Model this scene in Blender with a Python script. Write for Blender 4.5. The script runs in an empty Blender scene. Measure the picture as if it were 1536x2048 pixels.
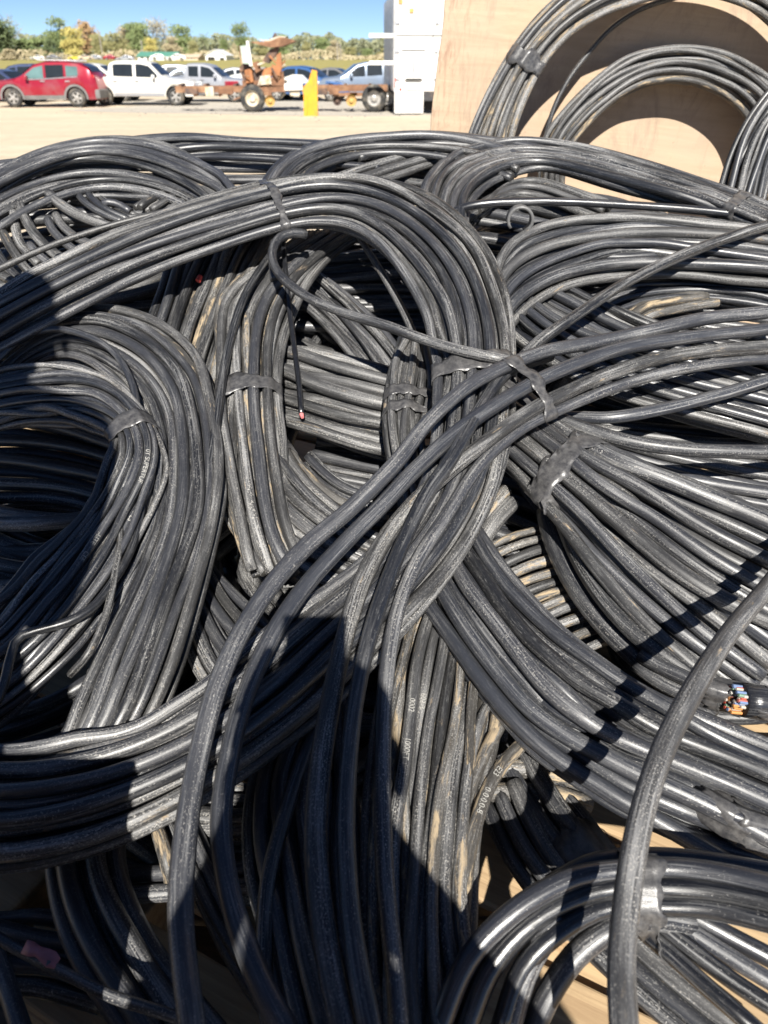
import bpy, bmesh, math, random
import numpy as np
from mathutils import Vector, Matrix

# ------------------------------------------------------------------ camera, sky, sun, exposure
scene = bpy.context.scene
COL = scene.collection
R = math.radians
FPX, CX, CY = 1450.0, 768.0, 1024.0          # focal length and centre of a 1536 x 2048 frame
CAM_H = 1.80
PITCH = math.atan((CY - 122.0) / FPX)         # horizon line
SUN_EL, SUN_AZ = R(40.5), R(5.0)              # sun behind the viewer, a little to the right

cam_data = bpy.data.cameras.new("camera")
cam = bpy.data.objects.new("camera", cam_data); COL.objects.link(cam)
cam.location = (0, 0, CAM_H)
cam.rotation_euler = (math.pi / 2 - PITCH, 0, 0)
cam_data.sensor_fit = 'VERTICAL'; cam_data.sensor_height = 36.0
cam_data.lens = 36.0 * FPX / 2048.0
cam_data.clip_start = 0.02; cam_data.clip_end = 4000
cam_data.dof.use_dof = True
cam_data.dof.focus_distance = 1.12
cam_data.dof.aperture_fstop = 6.5
scene.camera = cam

world = bpy.data.worlds.new("World"); scene.world = world; world.use_nodes = True
wn = world.node_tree.nodes; wl = world.node_tree.links
sky = wn.new('ShaderNodeTexSky'); sky.sky_type = 'NISHITA'; sky.sun_disc = False
sky.sun_elevation = SUN_EL; sky.sun_rotation = math.pi - SUN_AZ
sky.air_density = 0.45; sky.dust_density = 0.0; sky.ozone_density = 4.0; sky.altitude = 300
bg = wn['Background']; bg.inputs['Strength'].default_value = 0.058
wl.new(sky.outputs[0], bg.inputs[0])

SUN_DIR = Vector((math.sin(SUN_AZ) * math.cos(SUN_EL), -math.cos(SUN_AZ) * math.cos(SUN_EL), math.sin(SUN_EL)))
sun_data = bpy.data.lights.new("sun", 'SUN'); sun_data.energy = 5.0; sun_data.angle = R(0.53)
sun_data.color = (1.0, 0.955, 0.88)
sun = bpy.data.objects.new("sun", sun_data); COL.objects.link(sun)
sun.rotation_euler = SUN_DIR.to_track_quat('Z', 'Y').to_euler()
sun.location = (0, -20, 30)

scene.view_settings.view_transform = 'Standard'; scene.view_settings.look = 'None'
scene.view_settings.exposure = 0.97; scene.view_settings.gamma = 1.0
scene.view_settings.use_curve_mapping = False
scene.render.engine = 'CYCLES'
scene.cycles.max_bounces = 4

# ------------------------------------------------------------------ geometry of the view
CAMP = np.array([0, 0, CAM_H]); RIGHT = np.array([1.0, 0, 0])
UP = np.array([0, math.sin(PITCH), math.cos(PITCH)]); FWD = np.array([0, math.cos(PITCH), -math.sin(PITCH)])
DECK = 0.90                                   # top of the pallet boards

def ray(px, py):
    return RIGHT * ((px - CX) / FPX) - UP * ((py - CY) / FPX) + FWD

SURF_Y = [-300, 270, 400, 600, 900, 1300, 1700, 2048, 2300]
SURF_D = [2.5, 2.10, 1.75, 1.50, 1.22, 1.02, 0.92, 0.85, 0.84]
def surf(px, py, lift=0.0, r=0.014):
    """A point on the heap's sloping surface, lifted towards the viewer; never below the boards."""
    d = np.interp(py, SURF_Y, SURF_D)
    cosv = 1.0 / math.sqrt(1.0 + ((py - CY) / FPX) ** 2)
    z = (d - lift) * cosv
    v = ray(px, py)
    p = CAMP + v * z
    low = DECK + r + 0.002
    if p[2] < low:
        p = CAMP + v * ((CAM_H - low) / -v[2])
    return p
def at_y(px, py, Y):
    v = ray(px, py); return CAMP + v * (Y / v[1])
def ground(px, py, z=0.0):
    v = ray(px, py); t = (z - CAM_H) / v[2]; p = CAMP + v * t
    return float(p[0]), float(p[1])

# ------------------------------------------------------------------ scene helpers
def tag(o, label=None, cat=None, group=None, kind=None):
    if label: o["label"] = label
    if cat: o["category"] = cat
    if group: o["group"] = group
    if kind: o["kind"] = kind
    return o
def empty(name, loc=(0, 0, 0), rz=0.0):
    o = bpy.data.objects.new(name, None); COL.objects.link(o)
    o.location = loc; o.rotation_euler = (0, 0, rz); o.empty_display_size = 0.1
    return o
def link(name, me, mats=None, parent=None, smooth=False):
    o = bpy.data.objects.new(name, me); COL.objects.link(o)
    if mats is not None:
        for m in (mats if isinstance(mats, (list, tuple)) else [mats]):
            me.materials.append(m)
    if parent is not None: o.parent = parent
    if smooth: me.polygons.foreach_set('use_smooth', [True] * len(me.polygons))
    return o
def mesh(name, verts, faces):
    me = bpy.data.meshes.new(name); me.from_pydata([tuple(map(float, v)) for v in verts], [], faces); me.update()
    return me
class MB:
    """Collects shapes of ONE piece and links them as one mesh."""
    def __init__(s): s.v = []; s.f = []
    def add(s, v, f):
        b = len(s.v); s.v += [tuple(map(float, p)) for p in v]; s.f += [tuple(i + b for i in q) for q in f]; return s
    def box(s, c, d, rot=None, bev=0.0):
        hx, hy, hz = d[0] / 2, d[1] / 2, d[2] / 2
        vs = []
        if bev > 0:
            bm = bmesh.new(); bmesh.ops.create_cube(bm, size=1.0)
            for v in bm.verts: v.co = Vector((v.co.x * d[0], v.co.y * d[1], v.co.z * d[2]))
            bmesh.ops.bevel(bm, geom=list(bm.edges), offset=bev, segments=2, affect='EDGES', profile=0.5)
            bm.verts.index_update()
            vs = [v.co.copy() for v in bm.verts]; fs = [tuple(v.index for v in f.verts) for f in bm.faces]; bm.free()
        else:
            vs = [Vector((x, y, z)) for x in (-hx, hx) for y in (-hy, hy) for z in (-hz, hz)]
            fs = [(0, 1, 3, 2), (4, 6, 7, 5), (0, 4, 5, 1), (2, 3, 7, 6), (0, 2, 6, 4), (1, 5, 7, 3)]
        if rot is not None: vs = [rot @ v for v in vs]
        return s.add([(v[0] + c[0], v[1] + c[1], v[2] + c[2]) for v in vs], fs)
    def bar(s, a, b, r, sides=8, r2=None):
        a, b = Vector(a), Vector(b); r2 = r if r2 is None else r2
        t = (b - a).normalized(); n = t.orthogonal().normalized(); m = t.cross(n); vs = []
        for p, q in ((a, r), (b, r2)):
            for i in range(sides):
                an = 2 * math.pi * i / sides; vs.append(p + (n * math.cos(an) + m * math.sin(an)) * q)
        fs = [(i, (i + 1) % sides, sides + (i + 1) % sides, sides + i) for i in range(sides)]
        fs += [tuple(range(sides - 1, -1, -1)), tuple(range(sides, 2 * sides))]
        return s.add(vs, fs)
    def beam(s, a, b, w, h, up=(0, 0, 1)):
        a, b = Vector(a), Vector(b); t = (b - a).normalized(); u = Vector(up); n = t.cross(u).normalized(); u = n.cross(t)
        vs = [p + n * x * w / 2 + u * z * h / 2 for p in (a, b) for x, z in ((-1, -1), (1, -1), (1, 1), (-1, 1))]
        return s.add(vs, [(0, 1, 5, 4), (1, 2, 6, 5), (2, 3, 7, 6), (3, 0, 4, 7), (3, 2, 1, 0), (4, 5, 6, 7)])
    def lathe(s, prof, c, axis='Y', n=24):
        vs = []; fs = []; k = len(prof)
        for i in range(n):
            a = 2 * math.pi * i / n
            for rr, h in prof:
                x, z = rr * math.cos(a), rr * math.sin(a)
                if axis == 'Y': vs.append((c[0] + x, c[1] + h, c[2] + z))
                elif axis == 'Z': vs.append((c[0] + x, c[1] + z, c[2] + h))
                else: vs.append((c[0] + h, c[1] + x, c[2] + z))
        for i in range(n):
            j = (i + 1) % n
            for q in range(k - 1): fs.append((i * k + q, j * k + q, j * k + q + 1, i * k + q + 1))
        return s.add(vs, fs)
    def prism(s, poly, y0, y1):
        """poly in x,z extruded along y"""
        n = len(poly); vs = [(x, y0, z) for x, z in poly] + [(x, y1, z) for x, z in poly]
        fs = [(i, (i + 1) % n, n + (i + 1) % n, n + i) for i in range(n)] + [tuple(range(n - 1, -1, -1)), tuple(range(n, 2 * n))]
        return s.add(vs, fs)
    def grid(s, pts):
        """pts[i][j]"""
        ni, nj = len(pts), len(pts[0]); b = [p for row in pts for p in row]
        return s.add(b, [(i * nj + j, i * nj + j + 1, (i + 1) * nj + j + 1, (i + 1) * nj + j) for i in range(ni - 1) for j in range(nj - 1)])
    def build(s, name, mat, parent=None, smooth=False):
        me = mesh(name, s.v, s.f)
        bm = bmesh.new(); bm.from_mesh(me); bmesh.ops.recalc_face_normals(bm, faces=bm.faces); bm.to_mesh(me); bm.free()
        return link(name, me, mat, parent, smooth)

# ------------------------------------------------------------------ materials
def new_mat(name):
    m = bpy.data.materials.new(name); m.use_nodes = True
    return m, m.node_tree.nodes, m.node_tree.links, m.node_tree.nodes['Principled BSDF']
def ramp(n, l, src, p0, c0, p1, c1):
    r = n.new('ShaderNodeValToRGB'); r.color_ramp.elements[0].position = p0; r.color_ramp.elements[1].position = p1
    r.color_ramp.elements[0].color = (*c0, 1) if len(c0) == 3 else c0; r.color_ramp.elements[1].color = (*c1, 1) if len(c1) == 3 else c1
    l.new(src, r.inputs[0]); return r
def noise(n, l, vec, scale, detail=4.0, rough=0.55, dist=0.0):
    t = n.new('ShaderNodeTexNoise'); t.inputs['Scale'].default_value = scale; t.inputs['Detail'].default_value = detail
    t.inputs['Roughness'].default_value = rough; t.inputs['Distortion'].default_value = dist
    if vec is not None: l.new(vec, t.inputs['Vector'])
    return t
def mixc(n, l, fac, a, b):
    m = n.new('ShaderNodeMix'); m.data_type = 'RGBA'
    if isinstance(fac, (int, float)): m.inputs[0].default_value = fac
    else: l.new(fac, m.inputs[0])
    for s, k in ((a, 6), (b, 7)):
        if isinstance(s, tuple): m.inputs[k].default_value = (*s, 1)
        else: l.new(s, m.inputs[k])
    return m.outputs[2]
def mapping(n, l, vec, scale=(1, 1, 1)):
    m = n.new('ShaderNodeMapping'); m.inputs['Scale'].default_value = scale; l.new(vec, m.inputs['Vector']); return m.outputs[0]
def plain(name, c, rough=0.6, metal=0.0, var=0.25, scale=6.0, bump=0.0, coat=0.0, spec=0.5, dirt=None, emit=None):
    m, n, l, b = new_mat(name)
    tc = n.new('ShaderNodeTexCoord')
    t = noise(n, l, tc.outputs['Object'], scale, 5)
    r = ramp(n, l, t.outputs[0], 0.3, tuple(x * (1 - var) for x in c), 0.7, tuple(min(1, x * (1 + var * 0.6)) for x in c))
    col = r.outputs[0]
    if dirt:
        t2 = noise(n, l, tc.outputs['Object'], scale * 0.6, 6, 0.65)
        r2 = ramp(n, l, t2.outputs[0], 0.48, (0, 0, 0), 0.66, (1, 1, 1)); col = mixc(n, l, r2.outputs[0], col, dirt)
    l.new(col, b.inputs['Base Color'])
    b.inputs['Roughness'].default_value = rough; b.inputs['Metallic'].default_value = metal
    b.inputs['Specular IOR Level'].default_value = spec; b.inputs['Coat Weight'].default_value = coat
    if bump:
        t3 = noise(n, l, tc.outputs['Object'], scale * 5, 5); bp = n.new('ShaderNodeBump'); bp.inputs['Strength'].default_value = bump
        bp.inputs['Distance'].default_value = 0.01; l.new(t3.outputs[0], bp.inputs['Height']); l.new(bp.outputs[0], b.inputs['Normal'])
    return m

def cable_mat(name, base, scuff, dust, mud, rough, scuff_lo=0.5, dust_lo=0.60, mud_lo=0.66, dustcol=(0.36, 0.345, 0.32), mudcol=(0.34, 0.26, 0.17), coat=0.2):
    """Weathered black jacket: lengthwise scuffs, dust specks and dried mud, in metres along and round the cable."""
    m, n, l, b = new_mat(name)
    uv = n.new('ShaderNodeUVMap'); uv.uv_map = "UVMap"
    oi = n.new('ShaderNodeObjectInfo')
    cmb = n.new('ShaderNodeCombineXYZ')
    mul = n.new('ShaderNodeMath'); mul.operation = 'MULTIPLY'; mul.inputs[1].default_value = 37.0; l.new(oi.outputs['Random'], mul.inputs[0])
    l.new(mul.outputs[0], cmb.inputs[2])
    add = n.new('ShaderNodeVectorMath'); add.operation = 'ADD'; l.new(uv.outputs[0], add.inputs[0]); l.new(cmb.outputs[0], add.inputs[1])
    v = add.outputs[0]
    streak = noise(n, l, mapping(n, l, v, (420, 9, 1)), 1.0, 5, 0.6)
    fine = noise(n, l, mapping(n, l, v, (1500, 60, 1)), 1.0, 3, 0.6)
    patch = noise(n, l, mapping(n, l, v, (40, 5, 1)), 1.0, 4, 0.65)
    speck = noise(n, l, mapping(n, l, v, (620, 420, 1)), 1.0, 2, 0.5)
    mudn = noise(n, l, mapping(n, l, v, (95, 17, 1)), 1.0, 5, 0.7, 0.4)
    bright = n.new('ShaderNodeMath'); bright.operation = 'MULTIPLY_ADD'; bright.inputs[1].default_value = 1.3; bright.inputs[2].default_value = 0.4
    l.new(oi.outputs['Random'], bright.inputs[0])  # every cable has aged differently
    bc = n.new('ShaderNodeMix'); bc.data_type = 'RGBA'; bc.blend_type = 'MULTIPLY'; bc.inputs[0].default_value = 1.0
    bc.inputs[6].default_value = (*base, 1)
    cb = n.new('ShaderNodeCombineColor')
    for k in range(3): l.new(bright.outputs[0], cb.inputs[k])
    l.new(cb.outputs[0], bc.inputs[7])
    rs = ramp(n, l, streak.outputs[0], scuff_lo, (0, 0, 0), scuff_lo + 0.2, (1, 1, 1))
    mp = n.new('ShaderNodeMath'); mp.operation = 'MULTIPLY'; l.new(rs.outputs[0], mp.inputs[0])
    rp = ramp(n, l, patch.outputs[0], 0.40, (0.08,) * 3, 0.62, (1, 1, 1)); l.new(rp.outputs[0], mp.inputs[1])
    ms = n.new('ShaderNodeMath'); ms.operation = 'MULTIPLY'; ms.inputs[1].default_value = scuff; l.new(mp.outputs[0], ms.inputs[0])
    wn_ = n.new('ShaderNodeTexWhiteNoise'); wn_.noise_dimensions = '1D'; l.new(mul.outputs[0], wn_.inputs['W'])
    age = n.new('ShaderNodeMapRange'); age.inputs[3].default_value = 0.4; age.inputs[4].default_value = 1.3; l.new(wn_.outputs['Value'], age.inputs[0])
    ms2 = n.new('ShaderNodeMath'); ms2.operation = 'MULTIPLY'; l.new(ms.outputs[0], ms2.inputs[0]); l.new(age.outputs[0], ms2.inputs[1]); ms = ms2
    col = mixc(n, l, ms.outputs[0], bc.outputs[2], (0.235, 0.235, 0.235))
    rf = ramp(n, l, fine.outputs[0], 0.62, (0, 0, 0), 0.72, (1, 1, 1))
    mf = n.new('ShaderNodeMath'); mf.operation = 'MULTIPLY'; mf.inputs[1].default_value = scuff * 0.45; l.new(rf.outputs[0], mf.inputs[0])
    col = mixc(n, l, mf.outputs[0], col, (0.36, 0.36, 0.355))
    rd = ramp(n, l, speck.outputs[0], dust_lo, (0, 0, 0), dust_lo + 0.1, (1, 1, 1))
    md = n.new('ShaderNodeMath'); md.operation = 'MULTIPLY'; l.new(rd.outputs[0], md.inputs[0])
    rq = ramp(n, l, patch.outputs[0], 0.42, (0.1,) * 3, 0.6, (dust,) * 3); l.new(rq.outputs[0], md.inputs[1])
    md2 = n.new('ShaderNodeMath'); md2.operation = 'MULTIPLY'; l.new(md.outputs[0], md2.inputs[0]); l.new(age.outputs[0], md2.inputs[1]); md = md2
    col = mixc(n, l, md.outputs[0], col, dustcol)
    rm = ramp(n, l, mudn.outputs[0], mud_lo, (0, 0, 0), mud_lo + 0.1, (1, 1, 1))
    mm = n.new('ShaderNodeMath'); mm.operation = 'MULTIPLY'; mm.inputs[1].default_value = mud; l.new(rm.outputs[0], mm.inputs[0])
    col = mixc(n, l, mm.outputs[0], col, mudcol)
    l.new(col, b.inputs['Base Color'])
    rr = n.new('ShaderNodeMath'); rr.operation = 'MULTIPLY_ADD'; rr.inputs[1].default_value = 0.18; rr.inputs[2].default_value = rough
    l.new(mp.outputs[0], rr.inputs[0])
    rr2 = n.new('ShaderNodeMath'); rr2.operation = 'ADD'; l.new(rr.outputs[0], rr2.inputs[0]); l.new(mm.outputs[0], rr2.inputs[1]); rr2.use_clamp = True
    l.new(rr2.outputs[0], b.inputs['Roughness'])
    b.inputs['Specular IOR Level'].default_value = 0.62
    b.inputs['Coat Weight'].default_value = coat; b.inputs['Coat Roughness'].default_value = 0.2
    hs = n.new('ShaderNodeMath'); hs.operation = 'ADD'; l.new(streak.outputs[0], hs.inputs[0]); l.new(mm.outputs[0], hs.inputs[1])
    hs2 = n.new('ShaderNodeMath'); hs2.operation = 'ADD'; l.new(hs.outputs[0], hs2.inputs[0]); l.new(md.outputs[0], hs2.inputs[1])
    bp = n.new('ShaderNodeBump'); bp.inputs['Strength'].default_value = 0.35; bp.inputs['Distance'].default_value = 0.001
    l.new(hs2.outputs[0], bp.inputs['Height']); l.new(bp.outputs[0], b.inputs['Normal'])
    return m

M = {}
M['clean'] = cable_mat('cable_clean', (0.017, 0.0185, 0.023), 0.75, 0.7, 0.1, 0.36, 0.46, 0.61, 0.74, coat=.12)
M['worn'] = cable_mat('cable_worn', (0.020, 0.021, 0.025), 0.9, 0.95, 0.4, 0.40, 0.44, 0.58, 0.70, coat=.06)
M['dusty'] = cable_mat('cable_dusty', (0.025, 0.025, 0.026), 1.0, 1.0, 0.8, 0.47, 0.41, 0.55, 0.63, coat=.03)
M['muddy'] = cable_mat('cable_muddy', (0.035, 0.032, 0.028), 1.0, 1.0, 0.95, 0.52, 0.41, 0.54, 0.535, mudcol=(0.36, 0.28, 0.18), coat=.02)
M['shiny'] = cable_mat('cable_shiny', (0.015, 0.016, 0.020), 0.5, 0.5, 0.1, 0.29, 0.49, 0.64, 0.76, coat=.3)
M['core'] = plain('cable_core', (0.05, 0.048, 0.045), 0.8, var=0.7, scale=300)

def tape_mat():
    m, n, l, b = new_mat('black_tape')
    tc = n.new('ShaderNodeTexCoord')
    t = noise(n, l, mapping(n, l, tc.outputs['Object'], (90, 90, 90)), 1.0, 6, 0.75)
    w = noise(n, l, mapping(n, l, tc.outputs['Object'], (70, 260, 160)), 1.0, 5, 0.7, 1.0)
    r = ramp(n, l, t.outputs[0], 0.35, (0.03, 0.03, 0.033), 0.9, (0.17, 0.165, 0.16)); l.new(r.outputs[0], b.inputs['Base Color'])
    b.inputs['Roughness'].default_value = 0.32
    bp = n.new('ShaderNodeBump'); bp.inputs['Strength'].default_value = 0.3; bp.inputs['Distance'].default_value = 0.001
    l.new(w.outputs[0], bp.inputs['Height']); l.new(bp.outputs[0], b.inputs['Normal'])
    return m
M['tape'] = tape_mat()
M['print'] = plain('white_print', (0.40, 0.39, 0.36), 0.7, var=0.5, scale=400)

def wood_mat(name, c1, c2, axis_scale=(3, 60, 60), rough=0.8, stain=(0.2, 0.13, 0.08), stain_lo=0.6):
    m, n, l, b = new_mat(name)
    tc = n.new('ShaderNodeTexCoord'); oi = n.new('ShaderNodeObjectInfo')
    ad = n.new('ShaderNodeVectorMath'); ad.operation = 'ADD'; l.new(tc.outputs['Object'], ad.inputs[0]); l.new(oi.outputs['Random'], ad.inputs[1])
    g = noise(n, l, mapping(n, l, ad.outputs[0], axis_scale), 1.0, 6, 0.65, 0.8)
    st = noise(n, l, ad.outputs[0], 4.0, 6, 0.65)
    r = ramp(n, l, g.outputs[0], 0.3, c1, 0.7, c2)
    rs = ramp(n, l, st.outputs[0], stain_lo, (0, 0, 0), stain_lo + 0.15, (0.75,) * 3)
    col = mixc(n, l, rs.outputs[0], r.outputs[0], stain)
    l.new(col, b.inputs['Base Color']); b.inputs['Roughness'].default_value = rough
    bp = n.new('ShaderNodeBump'); bp.inputs['Strength'].default_value = 0.5; bp.inputs['Distance'].default_value = 0.002
    l.new(g.outputs[0], bp.inputs['Height']); l.new(bp.outputs[0], b.inputs['Normal'])
    return m
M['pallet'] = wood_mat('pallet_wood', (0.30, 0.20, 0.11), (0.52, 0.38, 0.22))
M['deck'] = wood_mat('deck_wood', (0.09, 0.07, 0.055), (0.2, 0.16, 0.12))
M['steel_dark'] = plain('trailer_steel', (0.04, 0.04, 0.042), 0.55, var=0.4, scale=5, dirt=(0.2, 0.13, 0.08))
M['rubber'] = plain('tyre_rubber', (0.03, 0.03, 0.03), 0.85, var=0.3, scale=5, dirt=(0.16, 0.14, 0.11))
M['hub'] = plain('wheel_hub', (0.42, 0.40, 0.37), 0.45, metal=0.5, var=0.3, scale=8)
# ------------------------------------------------------------------ setting: ground, field, hills
def ground_mat(name, c1, c2, c3, s1=0.15, s2=2.5, s3=40):
    m, n, l, b = new_mat(name)
    geo = n.new('ShaderNodeNewGeometry')
    a = noise(n, l, mapping(n, l, geo.outputs['Position'], (1, 4.5, 1)), s1, 8, 0.65, 0.8)
    c = noise(n, l, geo.outputs['Position'], s2, 6, 0.65)
    d = noise(n, l, geo.outputs['Position'], s3, 4, 0.7)
    col = ramp(n, l, a.outputs[0], 0.32, c1, 0.68, c2).outputs[0]
    col = mixc(n, l, ramp(n, l, c.outputs[0], 0.52, (0, 0, 0), 0.72, (0.7,) * 3).outputs[0], col, c3)
    l.new(col, b.inputs['Base Color']); b.inputs['Roughness'].default_value = 0.95; b.inputs['Specular IOR Level'].default_value = 0.2
    bp = n.new('ShaderNodeBump'); bp.inputs['Strength'].default_value = 0.6; bp.inputs['Distance'].default_value = 0.03
    l.new(d.outputs[0], bp.inputs['Height']); l.new(bp.outputs[0], b.inputs['Normal'])
    return m
M['sand'] = ground_mat('sandy_yard', (0.52, 0.425, 0.30), (0.64, 0.535, 0.40), (0.40, 0.335, 0.26))
M['gravel'] = ground_mat('grey_gravel', (0.40, 0.37, 0.32), (0.52, 0.47, 0.39), (0.30, 0.28, 0.25), 0.4, 3.5, 30)
M['field'] = ground_mat('dry_grass', (0.26, 0.23, 0.075), (0.36, 0.31, 0.12), (0.18, 0.19, 0.06), 0.08, 0.6, 6)
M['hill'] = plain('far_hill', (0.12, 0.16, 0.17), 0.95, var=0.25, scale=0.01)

rs = random.Random(5)
g = MB()
NX, NY = 60, 60
xs = [math.copysign(abs(t) ** 2.2, t) * 1600 for t in np.linspace(-1, 1, NX)]
ys = [-60 + (t ** 2.4) * 1900 for t in np.linspace(0, 1, NY)]
g.grid([[(x, y, 0.0) for y in ys] for x in xs])
tag(g.build('ground', M['sand']), kind='structure')

def field_z(x, y):
    t = max(0.0, min(1.0, (y - 58.0) / 230.0)); return -0.03 + 2.1 * (t * t * (3 - 2 * t)) + max(0, y - 288) * 0.002
g = MB()
fx = np.linspace(-600, 600, 90); fy = np.concatenate([np.linspace(56, 300, 40), np.linspace(320, 900, 20)])
g.grid([[(x, y, field_z(x, y) + 0.12 * math.sin(x * 0.13 + y * 0.05)) for y in fy] for x in fx])
tag(g.build('grass_field', M['field'], smooth=True), kind='structure')

g = MB()                                                     # greyer gravel under the wrecks
pts = []
for i in range(28):
    a = 2 * math.pi * i / 28; k = 1 + 0.18 * math.sin(3 * a + 1) + 0.1 * math.sin(7 * a)
    pts.append((0.5 + 17 * math.cos(a) * k, 40 + 7.0 * math.sin(a) * k, 0.004))
g.add([(0.5, 40, 0.004)] + pts, [(0, 1 + i, 1 + (i + 1) % 28) for i in range(28)])
tag(g.build('gravel_ground', M['gravel']), kind='structure')

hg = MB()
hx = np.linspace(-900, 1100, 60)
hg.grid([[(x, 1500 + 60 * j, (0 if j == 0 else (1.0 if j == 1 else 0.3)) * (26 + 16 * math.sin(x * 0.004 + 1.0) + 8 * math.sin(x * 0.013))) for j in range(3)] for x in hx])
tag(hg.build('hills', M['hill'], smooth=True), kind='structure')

# gravel stones and clods on the yard
def stones(name, cx, cy, sx, sy, n, smin, smax, mat, seed, label):
    r_ = random.Random(seed); v = []; f = []
    for _ in range(n):
        x = cx + r_.gauss(0, sx); y = cy + r_.gauss(0, sy); s = r_.uniform(smin, smax); b = len(v); h = s * r_.uniform(0.35, 0.7)
        for k in range(6):
            a = k * math.pi / 3 + r_.uniform(-.3, .3); q = s * r_.uniform(.7, 1.1); v.append((x + q * math.cos(a), y + q * math.sin(a), -0.005))
        for k in range(3):
            a = k * 2 * math.pi / 3; q = s * r_.uniform(.3, .55); v.append((x + q * math.cos(a), y + q * math.sin(a), h))
        for k in range(3):
            p, q2, q3 = b + 2 * k, b + (2 * k + 1), b + (2 * k + 2) % 6; t, t2 = b + 6 + k, b + 6 + (k + 1) % 3
            f += [(p, q2, t), (q2, q3, t2), (q2, t2, t)]
        f.append((b + 6, b + 7, b + 8))
    return tag(link(name, mesh(name, v, f), mat), label, 'stones', kind='stuff')
M['stone'] = plain('grey_stone', (0.24, 0.22, 0.19), 0.9, var=.4, scale=2)
stones('stones', 2.0, 34.5, 9, 2.2, 260, 0.02, 0.08, M['stone'], 3, 'loose grey stones and clods scattered round the rusty truck frame')
stones('clods', -9.0, 38.0, 5, 0.7, 90, 0.02, 0.06, M['stone'], 4, 'sandy clods along the parked cars')

# ------------------------------------------------------------------ trees
def leaf_mat(name, c1, c2, c3):
    m, n, l, b = new_mat(name)
    geo = n.new('ShaderNodeNewGeometry')
    t = noise(n, l, geo.outputs['Position'], 0.55, 4, 0.6); t2 = noise(n, l, geo.outputs['Position'], 3.0, 3, 0.6)
    col = ramp(n, l, t.outputs[0], 0.36, c1, 0.64, c2).outputs[0]
    col = mixc(n, l, ramp(n, l, t2.outputs[0], 0.5, (0, 0, 0), 0.75, (0.8,) * 3).outputs[0], col, c3)
    l.new(col, b.inputs['Base Color']); b.inputs['Roughness'].default_value = 0.75; b.inputs['Specular IOR Level'].default_value = 0.25
    b.inputs['Subsurface Weight'].default_value = 0.0
    return m
LEAF = {  # haze is painted in: leaf colours made paler and less saturated
    'far': leaf_mat('leaf_far_haze', (0.153, 0.172, 0.100), (0.234, 0.243, 0.147), (0.287, 0.258, 0.162)),
    'dark': leaf_mat('leaf_dark', (0.062, 0.090, 0.044), (0.129, 0.164, 0.073), (0.185, 0.198, 0.087)),
    'green': leaf_mat('leaf_green', (0.104, 0.146, 0.060), (0.204, 0.245, 0.099), (0.267, 0.280, 0.113)),
    'olive': leaf_mat('leaf_olive', (0.183, 0.183, 0.079), (0.298, 0.284, 0.131), (0.391, 0.321, 0.140)),
    'yellow': leaf_mat('leaf_yellow', (0.325, 0.282, 0.088), (0.520, 0.451, 0.143), (0.548, 0.408, 0.158)),
    'orange': leaf_mat('leaf_orange', (0.304, 0.194, 0.102), (0.465, 0.298, 0.159), (0.263, 0.235, 0.110)),
    'tan': leaf_mat('leaf_tan', (0.313, 0.257, 0.160), (0.447, 0.377, 0.238), (0.250, 0.250, 0.125)),
}
M['bark'] = plain('bark', (0.12, 0.10, 0.08), 0.9, var=0.4, scale=4)
M['bark_pale'] = plain('bark_pale', (0.32, 0.29, 0.25), 0.9, var=0.3, scale=4)

def crown_mesh(seed, h, w, base, n, leaf, lobes=9, sparse=1.0):
    r_ = random.Random(seed); v = []; f = []; L = []
    for k in range(lobes):
        t = r_.random(); z = base + (h - base) * (0.18 + 0.72 * t); rad = w * 0.5 * (0.62 + 0.35 * math.sin(math.pi * (0.15 + 0.75 * t)))
        a = r_.uniform(0, 6.283); q = rad * r_.uniform(0.15, 0.75)
        L.append((q * math.cos(a), q * math.sin(a), z, w * r_.uniform(0.16, 0.28), (h - base) * r_.uniform(0.10, 0.2)))
    L.append((0, 0, h * 0.86, w * 0.2, h * 0.13)); L.append((0, 0, base + (h - base) * 0.4, w * 0.32, (h - base) * 0.28))
    for _ in range(n):
        c = r_.choice(L); d = Vector((r_.gauss(0, 1), r_.gauss(0, 1), r_.gauss(0, 1))).normalized() * (r_.random() ** 0.4) * r_.choice((1, 1, 1, 1.25)) * sparse
        p = Vector((c[0] + d.x * c[3], c[1] + d.y * c[3], c[2] + d.z * c[4]))
        nn = Vector((r_.gauss(0, .8), r_.gauss(0, .8) - .9, r_.gauss(0, .8) + .7)).normalized(); u = nn.orthogonal().normalized(); w_ = nn.cross(u)
        s = leaf * r_.uniform(0.5, 1.25); b = len(v)
        v += [tuple(p + u * s), tuple(p + w_ * s * .8), tuple(p - u * s), tuple(p - w_ * s * .8)]; f.append((b, b + 1, b + 2, b + 3))
    return mesh('crown', v, f)
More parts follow.
